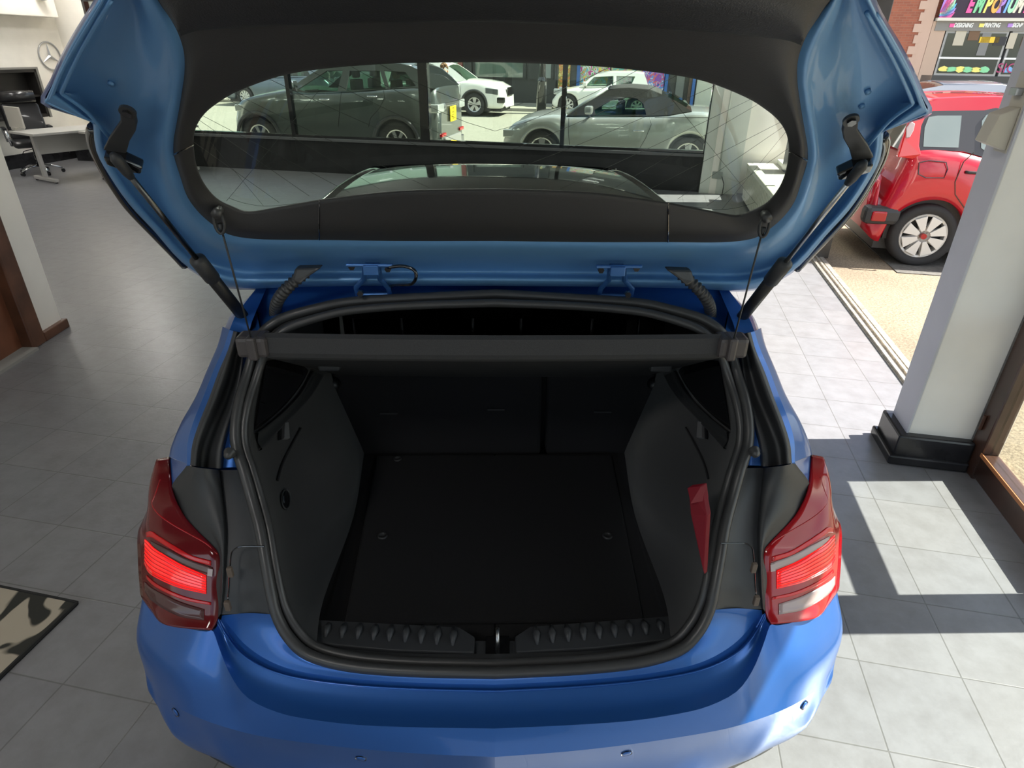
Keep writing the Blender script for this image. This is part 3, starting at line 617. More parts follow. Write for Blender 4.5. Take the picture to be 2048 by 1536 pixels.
wt = [(531, 722), (545, 719), (560, 719), (575, 721), (590, 724), (604, 731), (614, 740)]; wbm = [(507, 862), (526, 848), (550, 828), (571, 808), (589, 786), (604, 764), (614, 744)]
pair('quarter_window', loft([[lin(*p, .003) for p in wt], [lin(*p, .003) for p in wbm]], 2, 4), BLACK, smooth=True)
for s in (-1, 1):
    P = [lin(u, v, .004) for u, v in ((600, 858), (584, 886), (563, 928), (553, 962))]
    meshobj('lining_groove', *tube(crp([(s*abs(p[0]), p[1], p[2]) for p in P], 4), .003, 6), CARPETD, CAR, smooth=True)
    P = [lin(u, v, .012) for u, v in ((563, 848), (571, 847), (574, 880), (562, 880))]; Q = [lin(u, v, .0) for u, v in ((563, 848), (571, 847), (574, 880), (562, 880))]
    V = [(s*abs(p[0]), p[1], p[2]) for p in P+Q]
    o = meshobj('bag_hook', V, [(0, 1, 2, 3), (7, 6, 5, 4), (0, 4, 5, 1), (1, 5, 6, 2), (2, 6, 7, 3), (3, 7, 4, 0)], mat('grey hook plastic', (.12, .12, .125), .5), CAR, bevel=.002)
    P = [lin(u, v, .003) for u, v in ((555, 850), (562, 848), (561, 880), (554, 882))]; meshobj('hook_slot', [(s*abs(p[0]), p[1], p[2]) for p in P], [(0, 1, 2, 3)], BLACK, o)
c_ = lin(569, 1000, .004); 
def ringat(cu, cv_, ru_, rv_, off, n=18): return [lin(cu+ru_*math.cos(a_), cv_+rv_*math.sin(a_), off) for a_ in np.linspace(0, 2*math.pi, n, endpoint=False)]
so_ = meshobj('power_socket', *(lambda R_: (R_+[lin(569, 1000, .002)], [(i, (i+1) % 18, 18) for i in range(18)]))(ringat(569, 1000, 8, 17, .003)), BLACK, CAR)
meshobj('socket_ring', *tube(ringat(569, 1000, 9, 19, .005), .0022, 6, closed=True), PLAST, so_, smooth=True)
meshobj('socket_glint', *tube([lin(564, 994, .005), lin(564, 1002, .005), lin(565, 1007, .005)], .0014, 6), STEEL, so_)
P = [atp(u, v, (0, 1.865, .8), (0, 1, 0)) for u, v in ((680, 832), (694, 852), (706, 878), (714, 900))]
for s in (-1, 1): meshobj('seat_gap', *tube(crp([(s*abs(p[0]), p[1], p[2]) for p in P], 4), .006, 6), BLACK, CAR)
for s in (-1, 1):
    p = atp(664, 772, (0, 1.89, .8), (0, 1, 0)); meshobj('seat_catch', *cyl((s*abs(p[0]), p[1]+.02, p[2]), (s*abs(p[0]), p[1]-.012, p[2]), .026, 20, .02), SATIN, CAR, smooth=True)
# rear seat backs
def seatback(x0, x1):
    return boxv((x1-x0, 0, 0), (0, .05, .36), (0, .09, -.012), (x0, 1.875, fz-.01)), BOXF
sb = meshobj('seat_back', *seatback(-.56, .165), CARPETD, CAR, bevel=.012); sb2 = meshobj('seat_back', *seatback(.185, .56), CARPETD, CAR, bevel=.012)
for (uu, vv, pr) in ((778, 825, sb), (992, 817, sb), (1205, 822, sb2)):
    p = atp(uu, vv, (0, 1.905, .8), (0, 1, -.12))
    meshobj('isofix_slot', *bx(p[0]-.03, p[0]+.03, p[1]-.009, p[1]+.02, p[2]-.003, p[2]+.003), PLAST, pr)
for x in (-.415, .007, .43):
    V, Fc = bx(x-.13, x+.13, 2.05, 2.16, 1.055, 1.24); o = meshobj('headrest', V, Fc, SEATB, CAR, bevel=.03)
    for dx in (-.085, .085): meshobj('headrest_post', *cyl((x+dx, 2.06, .94), (x+dx, 2.06, 1.07), .007, 10), CHROME, o)
part('rear_seat', [bx(-.55, 0, 1.97, 2.12, .5, .99)], SEATB, bevel=.03)
for x in (-.4, .4):
    meshobj('front_seat', *bx(x-.24, x+.24, 2.75, 2.9, .45, 1.12), SEATB, CAR, bevel=.05)
    o = meshobj('front_headrest', *bx(x-.12, x+.12, 2.76, 2.86, 1.14, 1.32), SEATB, CAR, bevel=.03)
part('cabin_floor', [bx(-.75, 0, 1.9, 4.0, .25, .3)], SEATB)
part('cabin_lining', [loft([[(-.78, y, .3), (-.80, y, .9), (-.64, y, 1.25), (-.56, y, 1.33), (0, y, 1.365)] for y in (1.70, 2.3, 3.2)], 1, 1)], SEATB)
part('dashboard', [bx(-.76, 0, 3.3, 3.95, .4, 1.0)], SEATB, bevel=.05); pair('door_lining', bx(-.82, -.79, 1.7, 3.95, .3, .93), SEATB)
meshobj('seat_belt', *prism([atp(uu, vv, (0, 1.95, 1), (0, 1, 0)) for uu, vv in ((678, 630), (684, 632), (689, 668), (681, 668))], (0, 0, 0), (0, .003, 0)), mat('light belt webbing', (.45, .45, .42), .7), CAR)
# ribbed load-sill trim and latch
def PL(uu, vv): t = (vv-1245)/60.; return atz(uu, vv, .689+.003*t)
tl = MB()
for quad in (((636, 1242), (920, 1257), (950, 1276), (948, 1308), (790, 1303), (626, 1288)),):
    P = [PL(*q) for q in quad]; both(tl, prism(P, (0, 0, -.012), (0, 0, .004)))
tl.add(*prism([PL(948, 1274), PL(1048, 1274), PL(1036, 1308), PL(950, 1308)], (0, .0, -.022), (0, 0, -.012)))
trimo = tl.build('load_sill_trim', GREYP, CAR, bevel=.003)
tb = MB()
for k in range(9):
    a = PL(659+k*31.2, 1249+k*1.1); b = PL(651+k*31.8, 1277+k*2.1); pair('sill_rib', tube([a+np.array([0, 0, .003]), (a+b)/2+np.array([0, 0, .010]), b+np.array([0, 0, .003])], [.005, .0095, .003], 10), GREYP, trimo, smooth=True)

part('sill_inner_edge', loft([[tuple(PL(uu, vv)+np.array([0, 0, .002])) for uu, vv in ((600, 1290), (624, 1292), (790, 1307), (990, 1309))], LL([(600, 1262, .748), (640, 1294, .714), (800, 1318, .698), (990, 1326, .697)])], 4, 2), PLAST, smooth=True)
q0 = PL(995, 1298); q1 = PL(995, 1276)
la = meshobj('latch_striker', *tube([q0+np.array([0, 0, -.01]), q0+np.array([0, .0, .03]), (q0+q1)/2+np.array([0, 0, .042]), q1+np.array([0, 0, .03]), q1+np.array([0, 0, -.01])], .0048, 10), STEEL, CAR, smooth=True)
meshobj('striker_plate', *bx(q0[0]-.028, q0[0]+.028, q0[1]-.012, q1[1]+.015, q0[2]-.016, q0[2]-.010), BLACK, la, bevel=.002)
# --- parcel shelf held up by its cords
N = 12
def shelfrow(y, z, hw, bow=.012): return [(hw*(2*k/N-1), y-bow*(1-(2*k/N-1)**2), z) for k in range(N+1)]
rows = [shelfrow(1.80, .975, .50), shelfrow(1.40, 1.225, .545), shelfrow(1.365, 1.247, .548), shelfrow(1.357, 1.262, .548), shelfrow(1.362, 1.300, .546), shelfrow(1.375, 1.306, .544), shelfrow(1.41, 1.272, .54), shelfrow(1.80, 1.02, .50), shelfrow(1.80, .975, .50)]
_v, _f = grid(rows)
SHF = meshobj('parcel_shelf', _v, _f, None, CAR, smooth=False, mats=[SHELF, CARPETD], fm=[1 if k < N else 0 for k in range(len(_f))])
for s in (-1, 1):
    V, Fc = bx(s*.572-.036, s*.572+.036, 1.345, 1.40, 1.252, 1.305)
    o = meshobj('shelf_end_cap', V, Fc, mat('warm grey plastic', (.065, .056, .056), .45), SHF, bevel=.010)
    V, Fc = bx(s*.567-.012, s*.567+.010, 1.336, 1.39, 1.249, 1.308); meshobj('cord_clip', V, Fc, MATS['warm grey plastic'], o, bevel=.006)
for (uu, vv) in ((660, 728), (1320, 730)):
    p = atz(uu, vv, 1.13); s = -1 if p[0] < 0 else 1
    meshobj('shelf_hinge_peg', *bx(p[0]-.03, p[0]+.03, p[1]-.02, p[1]+.01, p[2]-.014, p[2]+.012), GREYP, SHF, bevel=.006)
# --- hinges, hoses
for (u0, s) in ((-1, -1), (1, 1)):
    f = lambda x, y, z: (s*x, y, z)
    def HP(uu, vv, y): p = atp(uu, vv, (0, y, 0), (0, 1, 0)); return np.array([abs(p[0])*s, p[1], p[2]])
    hh = MB(); 
    base = [HP(715, 590, 1.53), HP(712, 575, 1.52), HP(728, 558, 1.50), HP(730, 530, 1.47)]
    base2 = [HP(780, 588, 1.53), HP(776, 575, 1.52), HP(760, 558, 1.50), HP(757, 530, 1.47)]
    hh.add(*tube(base, .007, 8)); hh.add(*tube(base2, .007, 8)); hh.add(*tube([HP(714, 590, 1.53), HP(781, 589, 1.53)], .006, 8))
    c = (base[-1]+base2[-1])/2; hh.add(*bx(c[0]-.018, c[0]+.018, c[1]-.02, c[1]+.01, c[2]-.02, c[2]+.004))
    l_, r_ = HP(692, 530, 1.46), HP(786, 531, 1.46); hh.add(*tube([l_, r_], .005, 8))
    ho = hh.build('hinge', GALV, CAR, bevel=.002)
    for uu, vv in ((705, 532), (777, 536), (722, 585)):
        p = HP(uu, vv, 1.47); meshobj('hinge_bolt', *cyl(p+np.array([0, -.012, 0]), p, .008, 6), BLACK, ho)
p = [atp(uu, vv, (0, y, 0), (0, 1, 0)) for uu, vv, y in ((775, 535, 1.46), (805, 532, 1.45), (828, 540, 1.44), (832, 555, 1.44), (822, 568, 1.46), (795, 570, 1.50), (780, 572, 1.52))]
eo = meshobj('earth_strap', *tube(crp(p, 4), .0042, 8), BLACK, CAR, smooth=True)
def ringhose(P, r, nr):
    C = crp(P, 12); C = np.array(C); d = np.r_[0, np.cumsum(np.linalg.norm(np.diff(C, axis=0), axis=1))]; s_ = np.linspace(0, d[-1], nr*6)
    Q = np.array([[np.interp(x, d, C[:, i]) for i in range(3)] for x in s_]); R = [r*(1+.16*math.sin(k/6*2*math.pi)) for k in range(len(s_))]
    return tube(list(Q), R, 14)
for s in (-1, 1):
    def HP(uu, vv, y): p = atp(uu, vv, (0, y, 0), (0, 1, 0)); return np.array([abs(p[0])*s, p[1], p[2]])
    P = [HP(612, 545, 1.47), HP(590, 562, 1.46), HP(568, 583, 1.46), HP(554, 605, 1.48), HP(550, 628, 1.52)]
    o = meshobj('wiring_hose', *ringhose(P, .0135, 16), RUB, CAR, smooth=True)
    a = HP(622, 533, 1.455); b = P[0]
    tri_ = [HP(592, 534, 1.462), HP(645, 533, 1.45), HP(618, 552, 1.45), HP(602, 566, 1.445), HP(586, 556, 1.455)]
    meshobj('hose_boot', *prism(tri_, (0, .02, .0), (0, -.012, 0)), RUB, o, bevel=.006)
    meshobj('hose_boot', *tube([P[-1], HP(548, 640, 1.53), HP(545, 652, 1.535)], [.014, .018, .026], 14, sq=.7), RUB, o, smooth=True)
# --- wheels
def wheel(name, parent, c, R, wd, rimr, side, rim=ALLOY, spokes=5, spw=.055, twin=False, tyre=TYRE):
    r = R; t = lathe([(rimr, -wd*.42), (rimr+.01, -wd*.5), (r-.03, -wd*.5), (r-.008, -wd*.42), (r, -wd*.2), (r, wd*.2), (r-.008, wd*.42), (r-.03, wd*.5), (rimr+.01, wd*.5), (rimr, wd*.42)], 'y', 40)
    o = meshobj(name, [(p[0]+c[0], p[1]+c[1], p[2]+c[2]) for p in t[0]], t[1], tyre, parent, smooth=True)
    mb = MB(); fy = side*wd*.42
    mb.add(*lathe([(rimr+.004, fy), (rimr-.004, fy+side*.008), (rimr-.022, fy), (rimr-.03, -fy*.6)], 'y', 40), rim)
    mb.add(*lathe([(.0, fy*.55), (.045, fy*.55), (.055, fy*.3)], 'y', 20), rim)
    mb.add(*lathe([(.0, -fy*.1), (rimr-.02, -fy*.1)], 'y', 24), BLACK)
    for k in range(spokes):
        a0 = 2*math.pi*k/spokes+.3
        for da in ((-.16, .16) if twin else (0,)):
            a = a0+da; ca, sa = math.cos(a), math.sin(a); tx, tz = -sa, ca
            pr = []
            for rad, hwid in ((.03, spw*.45), (rimr-.015, spw*.6)):
                for q in (-1, 1): pr.append((rad*ca+q*hwid*tx, rad*sa+q*hwid*tz))
            V = [(x, y, z) for (x, z) in pr for y in (fy*.35, fy*.75)]
            mb.add(V, [(0, 1, 3, 2), (4, 6, 7, 5), (0, 4, 5, 1), (2, 3, 7, 6), (1, 5, 7, 3), (0, 2, 6, 4)], rim)
    m_ = mb.build('rim', None, o); m_.location = (0, 0, 0)
    me = m_.data
    for vtx in me.vertices: vtx.co += Vector(c)
    return o
for (y, s) in ((1.96, -1), (1.96, 1), (4.65, -1), (4.65, 1)):
    t = wheel('wheel', CAR, (0, 0, 0), .31, .205, .215, s)
    Mx = Matrix.Translation((s*.765, y, .31)) @ Matrix.Rotation(math.radians(-90), 4, 'Z')
    for q in [t]+list(t.children): q.data.transform(Mx)
part('underbody', [bx(-.60, 0, .95, 5.0, .20, .30), bx(-.64, 0, 1.0, 1.6, .3, .56)], PLAST)
# ------------------------------------------------------------------ the open tailgate
P1 = np.array([0, 1.53, 1.38]); D1 = np.array([0, -.657, .753]); N1 = np.array([0, -.753, -.657])
P2 = P1+D1*.60; D2 = np.array([0, -.875, .484]); N2 = np.array([0, -.484, -.875])
def TG(u, v, off=0.):                       # a spot on the inner face, or on the surface parallel to it at 'off' towards the boot
    r = ray(u, v); t1 = np.dot(P1+N1*off-CP, N1)/np.dot(r, N1); t2 = np.dot(P2+N2*off-CP, N2)/np.dot(r, N2)
    if t2 <= 0: t2 = 99
    if t1 <= 0: t1 = 99
    k = 18.; m_ = min(t1, t2); t = m_-math.log(math.exp(-k*(t1-m_))+math.exp(-k*(t2-m_)))/k
    p = CP+r*t; x = p[0]*1.004 if abs(u-985) > 6 else 0.
    return np.array([min(x, 0.), p[1], p[2]])
def TL(rows, off=0.): return [tuple(TG(u, v, off)) for u, v in rows]
Tc = [(985, 482), (790, 482), (640, 480), (530, 479), (470, 472), (440, 458), (405, 430), (378, 395), (362, 350), (350, 310), (350, 280), (356, 245), (364, 200), (371, 150), (371, 110), (362, 75), (345, 40), (318, 0), (300, -50), (450, -95), (700, -100), (985, -102)]
R1 = [(985, 495), (750, 495), (600, 494), (516, 491), (462, 487), (427, 470), (390, 440), (362, 400), (345, 353), (334, 312), (333, 280), (338, 242), (348, 196), (355, 146), (350, 100), (335, 60), (315, 20), (293, -20), (285, -70), (440, -108), (700, -112), (985, -114)]
R2 = [(985, 512), (750, 512), (600, 511), (508, 508), (450, 502), (412, 483), (374, 450), (345, 408), (328, 360), (318, 318), (318, 284), (322, 244), (328, 196), (332, 146), (322, 92), (305, 45), (288, 5), (276, -35), (272, -80), (430, -118), (700, -122), (985, -124)]
Va = [(985, 527), (750, 527), (600, 527), (500, 525), (438, 515), (395, 495), (352, 458), (318, 408), (298, 358), (288, 318), (282, 285), (276, 250), (262, 205), (262, 140), (268, 85), (276, 35), (272, -5), (268, -40), (266, -85), (425, -124), (700, -128), (985, -130)]
Fa = [(985, 545), (750, 545), (600, 545), (494, 545), (432, 532), (385, 508), (335, 460), (288, 405), (250, 352), (232, 310), (222, 268), (172, 218), (125, 184), (140, 148), (163, 100), (190, 52), (222, 0), (244, -48), (258, -92), (420, -132), (700, -136), (985, -138)]
Fb = [(985, 558), (750, 558), (600, 559), (488, 560), (428, 546), (375, 515), (322, 457), (272, 402), (233, 345), (212, 300), (205, 256), (160, 224), (113, 190), (128, 150), (152, 106), (182, 55), (213, 0), (236, -50), (250, -98), (415, -138), (700, -142), (985, -144)]
Oc = [(985, 571), (750, 571), (600, 573), (484, 576), (424, 560), (367, 524), (312, 462), (262, 408), (222, 350), (197, 302), (190, 246), (148, 229), (94, 206), (113, 160), (137, 108), (166, 58), (202, 2), (227, -52), (242, -105), (410, -146), (700, -150), (985, -152)]
def crisp(C, outer):                        # doubles the two wing corners so they stay sharp
    out = []
    for i, p in enumerate(C):
        out.append(p)
        if i in (10, 12): q = C[i+1]; k_ = .02 if outer else .4; out.append((p[0]+(q[0]-p[0])*k_, p[1]+(q[1]-p[1])*k_))
    return out
curves = [TL(crisp(c_, k_ > 3), o_) for k_, (c_, o_) in enumerate(((Tc, .012), (R1, .016), (R2, .004), (Va, -.028), (Fa, -.030), (Fb, .004), (Oc, .0), (Oc, -.022)))]
V, Fc = loft(curves, 3, 3)
mb = MB(); both(mb, (V, Fc))
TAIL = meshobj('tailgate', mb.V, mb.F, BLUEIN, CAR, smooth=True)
for s in (-1, 1):
    rg_ = [TG(u, v, o_) for (u, v), o_ in zip([(222, 275), (176, 223), (130, 189), (128, 180), (143, 146), (166, 100), (193, 52), (225, 0)], [.002]*8)]
    meshobj('pocket_ridge', *tube(crp([(abs(p[0])*s, p[1], p[2]) for p in rg_], 4), .0032, 8), BLUEIN, TAIL, smooth=True)
    rg_ = [TG(u, v, .002) for u, v in [(200, 247), (150, 227), (99, 205), (100, 198), (118, 158), (142, 106), (170, 57), (205, 2)]]
    meshobj('hem_flange', *tube(crp([(abs(p[0])*s, p[1], p[2]) for p in rg_], 4), .0024, 8), BLUEIN, TAIL, smooth=True)
# inner flange and outer skin (seen from above / outside)
Go = [(985, 370), (800, 374), (640, 392), (560, 405), (500, 412), (460, 403), (428, 390), (402, 364), (387, 330), (381, 290), (382, 268), (388, 246), (404, 220), (433, 196), (475, 172), (555, 143), (640, 129), (720, 120), (800, 115), (900, 113), (950, 112), (985, 112)]
Gm = [(a[0]*.45+b[0]*.55, a[1]*.45+b[1]*.55) for a, b in zip(Tc, Go)]
oskin = loft([TL(Oc, -.022), TL(Oc, -.055), [tuple(np.array(a)*.6+np.array(b)*.4) for a, b in zip(TL(Oc, -.085), TL(Gm, -.075))], TL(Gm, -.045)], 3, 3)
mb = MB(); both(mb, oskin); meshobj('outer_skin', mb.V, mb.F, BLUE, TAIL, smooth=True)
# black spoiler flank visible along the lower side edges
sp = TL([(193, 256), (189, 272), (196, 300), (222, 352), (262, 412), (312, 466), (352, 508), (372, 530)], -.03)
for s in (-1, 1):
    meshobj('spoiler_edge', *tube(crp([(s*abs(p[0])*1.0, p[1], p[2]) for p in sp], 4), [.012]*29, 10), BLACK, TAIL, smooth=True)
# glass
G = [(985, 378), (800, 382), (640, 400), (560, 414), (500, 423), (465, 412), (435, 396), (410, 366), (395, 330), (389, 290), (390, 272), (396, 250), (412, 226), (440, 203), (480, 180), (560, 151), (640, 137), (720, 129), (800, 124), (900, 122), (950, 121.5), (985, 121.5)]
gg = [tuple(TG(u, v, -.012)) for u, v in Gm]
gh_ = [np.array(p) for p in gg]; gfull = gh_+[np.array([-p[0], p[1], p[2]]) for p in gh_[::-1]]
gc = [tuple(np.array([p[0], 0, 0])+P1*0) for p in gfull]
zz_ = sorted(range(11)); glc = []
K = 11; half = [gg[i] for i in range(22)]
rowsG = []
for i in range(K):                          # stations from lower edge to upper edge
    a = np.array(half[10-i]) if False else None
left = [np.array(p) for p in gg]
botc = left[:11]; topc = left[21:10:-1]      # lower half curve, upper half curve (both centre -> side)
gr = []
for k in range(7):
    t = k/6; gr.append([tuple(a*(1-t)+b*t) for a, b in zip(botc, topc)])
mb = MB(); both(mb, grid(gr)); meshobj('rear_window', mb.V, mb.F, TGLASS, TAIL, smooth=True)
# printed green-white dot band on the lower glass edge and aerial wires
hw = mat('heater wire', (.03, .03, .028), .5)
def wire(a, b, bow=0, n=7):
    out = []
    for i in range(n):
        t = i/(n-1); u = a[0]+(b[0]-a[0])*t; v = a[1]+(b[1]-a[1])*t+bow*4*t*(1-t)
        s = -1 if u < 988 else 1; uu = u if s < 0 else 1976-u-8
        p = TG(uu, v, -.008); out.append((abs(p[0])*s, p[1], p[2]))
    return out
wl = []
for (a, b, bow) in [((392, 246), (528, 411), 0), ((391, 285), (560, 405), 0), ((396, 215+22), (620, 392), 0), ((405, 230), (700, 385), 0), ((455, 196), (760, 378), 0), ((470, 186), (860, 376), 2), ((455, 402), (640, 180), 0),
                    ((540, 158), (930, 330), 4), ((620, 140), (960, 300), 6), ((700, 131), (980, 262), 8), ((760, 128), (985, 220), 8),
                    ((460, 396), (545, 412), 5), ((545, 412), (690, 392), 2)]:
    wl.append((a, b, bow))
wm = MB()
for a, b, bow in wl:
    P = wire(a, b, bow); wm.add(*tube(P, .00035, 4)); wm.add(*tube([(-p[0], p[1], p[2]) for p in P], .00035, 4))
wm.build('aerial_wires', hw, TAIL)
# trim pieces
def trimpiece(name, i0, i1, m, mats=None, off0=.012, off1=.026, off2=.006):
    a, b = TL(Tc[i0:i1+1], off0), TL(G[i0:i1+1], off2); m1_ = TL([((x0*.72+x1*.28), (y0*.72+y1*.28)) for (x0, y0), (x1, y1) in zip(Tc[i0:i1+1], G[i0:i1+1])], off1)
    m2_ = TL([((x0*.2+x1*.8), (y0*.2+y1*.8)) for (x0, y0), (x1, y1) in zip(Tc[i0:i1+1], G[i0:i1+1])], off1*.55)
    back = TL(G[i0:i1+1], -.014)
    return loft([a, m1_, m2_, b, back], 4, 3)
VF = trimpiece('x', 0, 2, TRIM); mb = MB(); both(mb, VF); meshobj('lower_trim_panel', mb.V, mb.F, TRIM, TAIL, smooth=True)
def shrink(VF, eps): return VF
Tc2, G2 = Tc[:], G[:]
for i0, i1, sh_ in ((2, 9, 1),):
    
    VF = trimpiece('x', 2, 9, TRIM)
    for s in (-1, 1): meshobj('side_trim_panel', VF[0] if s < 0 else mirx(VF[0]), VF[1], TRIM, TAIL, smooth=True)
    VF = trimpiece('x', 9, 21, TRIM, off1=.024); mb = MB(); both(mb, VF); UT = meshobj('upper_trim_panel', mb.V, mb.F, TRIM, TAIL, smooth=True)
for i_ in (2, 9):
    (xa_, ya_), (xb_, yb_) = Tc[i_], G[i_]; of_ = .024 if i_ == 9 else .026
    P = crp([TG(xa_, ya_, .013), TG(xa_*.72+xb_*.28, ya_*.72+yb_*.28, of_+.0005), TG(xa_*.2+xb_*.8, ya_*.2+yb_*.8, of_*.55+.0005), TG(xb_, yb_, .0065)], 4)
    for s in (-1, 1): meshobj('trim_seam', *tube([(abs(p[0])*s, p[1], p[2]) for p in P], .0016, 6), BLACK, TAIL)
# grained handle-side panel past the crease
gcr = [(985, 44), (800, 45), (640, 48), (500, 54), (400, 62), (363, 72)]; gtop = [(985, -100), (700, -98), (450, -93), (302, -50), (320, 0), (352, 50)]
gm = TL([((a[0]+b[0])/2, (a[1]+b[1])/2) for a, b in zip(gcr, gtop)], .040)
mb = MB(); both(mb, loft([TL(gcr, .0325), TL([(a[0], a[1]-6) for a in gcr], .037), gm, TL(gtop, .02)], 4, 3)); meshobj('grained_trim', mb.V, mb.F, GRAIN, TAIL, smooth=True)
# strut brackets
def TGs(u, v, off, s): p = TG(u, v, off); return np.array([abs(p[0])*s, p[1], p[2]])
for s in (-1, 1):
    outl = [(245, 218), (252, 211), (264, 211), (275, 220), (279, 240), (276, 255), (264, 275), (257, 300), (236, 300), (212, 292), (224, 268), (238, 248), (246, 236)]
    a = [TGs(u, v, .012, s) for u, v in outl]; b = [p_+N1*.009 for p_ in a]; n = len(a)
    tri = [tuple(t) for t in tessellate_polygon([[Vector(p) for p in a]])]
    V = a+b; Fc = tri+[tuple(i+n for i in t) for t in tri]+[(i, (i+1) % n, (i+1) % n+n, i+n) for i in range(n)]
    bo = meshobj('strut_bracket', V, Fc, PLAST, TAIL, bevel=.002)
    q = TGs(258, 224, .022, s); meshobj('bracket_bolt', *cyl(q, q+N1*.007, .0075, 6), BLACK, bo); meshobj('bolt_washer', *cyl(q-N1*.003, q+N1*.002, .0125, 20), PLAST, bo)
    ft = [TGs(u, v, o_, s) for u, v, o_ in ((214, 296, .016), (258, 302, .016), (292, 318, .018), (290, 330, .018), (262, 326, .018), (222, 312, .016))]
    V, Fc = prism(ft, N1*0, N1*.022); meshobj('bracket_foot', V, Fc, BLACK, bo, bevel=.004)
    # gas strut
    top = TGs(236, 318, .045, s); bot = np.array([s*abs(L(503, 650, 1.27)[0]), L(503, 650, 1.27)[1], 1.27])
    ax = (top-bot); Ls = np.linalg.norm(ax); ax = ax/Ls
    so1 = meshobj('gas_strut', *tube([bot+ax*.02, bot+ax*.03, bot+ax*Ls*.47], [.008, .0145, .0145], 16), SATIN, CAR, smooth=True)
    meshobj('strut_collar', *tube([bot+ax*Ls*.36, bot+ax*Ls*.37, bot+ax*Ls*.49, bot+ax*Ls*.50], [.0145, .0175, .0175, .008], 16), PLAST, so1, smooth=True)
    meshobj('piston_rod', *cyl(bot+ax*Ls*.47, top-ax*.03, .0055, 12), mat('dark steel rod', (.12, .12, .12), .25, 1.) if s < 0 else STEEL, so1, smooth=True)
    meshobj('ball_socket', *tube([top-ax*.045, top-ax*.03, top, top+ax*.012], [.0065, .0095, .0105, .005], 12), PLAST, so1, smooth=True)
    meshobj('ball_socket', *tube([bot-ax*.012, bot, bot+ax*.03], [.008, .014, .010], 12), PLAST, so1, smooth=True)
    if s < 0:                               # faint embossed maker lettering on the left cylinder
        c = bot+ax*Ls*.14; xd = -ax; vn = (CP-c); vn = vn-ax*np.dot(vn, ax); vn /= np.linalg.norm(vn); yd = np.cross(vn, xd)
        Mx = Matrix(((xd[0], yd[0], vn[0], c[0]+vn[0]*.0125), (xd[1], yd[1], vn[1], c[1]+vn[1]*.0125), (xd[2], yd[2], vn[2], c[2]+vn[2]*.0125), (0, 0, 0, 1)))
        textmesh('strut_lettering', 'FEBI', .012, mat('grey print', (.08, .09, .09), .6), so1, Mx @ Matrix.Translation((-.05, -.004, 0)), .0006) if False else None
    # cord
    k0 = TGs(437, 428, .035, s); k1 = np.array([s*.566, 1.345, 1.305])
    co = meshobj('shelf_cord', *tube([k0+(k1-k0)*.12, k0+(k1-k0)*.5, k1], .0022, 8), PLAST, CAR, smooth=True)
    meshobj('cord_loop', *tube([k0+np.array([.010*math.cos(a_), 0, .022*math.sin(a_)-.018]) for a_ in np.linspace(0, 6.283, 14, endpoint=False)], .0034, 8, closed=True), PLAST, co, smooth=True)
    meshobj('cord_ferrule', *tube([k0+(k1-k0)*.07, k0+(k1-k0)*.14], [.006, .004], 8), PLAST, co, smooth=True)
    meshobj('cord_stud', *cyl(k0+np.array([0, .012, .006]), k0+np.array([0, -.008, 0]), .010, 16), RUB, TAIL, smooth=True)
    for (u, v) in ((222, 165), (235, 195)) if s > 0 else ((225, 168),):
        q = TGs(u, v, -.028, s); meshobj('panel_plug', *cyl(q-N1*.004, q+N1*.0015, .005, 14), BLUEIN, TAIL, smooth=True)
finish_car()
# ------------------------------------------------------------------ red case standing in the boot
rc_ = [atp(u, v, (.445, 0, 0), (1, 0, 0)) for u, v in ((1374, 976), (1406, 972), (1414, 1030), (1408, 1150), (1384, 1035))]
def RC(u, v, x): return atp(u, v, (x, 0, 0), (1, 0, 0))
pts = [RC(1376, 978, .44), RC(1380, 1028, .44), RC(1407, 1152, .465), RC(1414, 1032, .475), RC(1404, 974, .475)]
RED = mat('red plastic case', (.15, .0015, .009), .55, spec=.2)
RO = thing('warning_triangle_case', (.45, 1.30, .63), 'dull red warning triangle case leaning on the right boot lining', 'case')
q = [tuple(np.array(p)-np.array([.45, 1.30, .63])) for p in pts]
meshobj('case_body', *prism(q, (0, 0, 0), (.014, .012, 0)), RED, RO, bevel=.004)
lid = [RC(1375, 976, .438), RC(1382, 1008, .438), RC(1408, 1003, .475), RC(1404, 972, .475)]
q = [tuple(np.array(p)-np.array([.45, 1.30, .63])) for p in lid]
meshobj('case_lid', *prism(q, (-.003, -.003, .002), (.016, .014, 0)), RED, RO, bevel=.003)
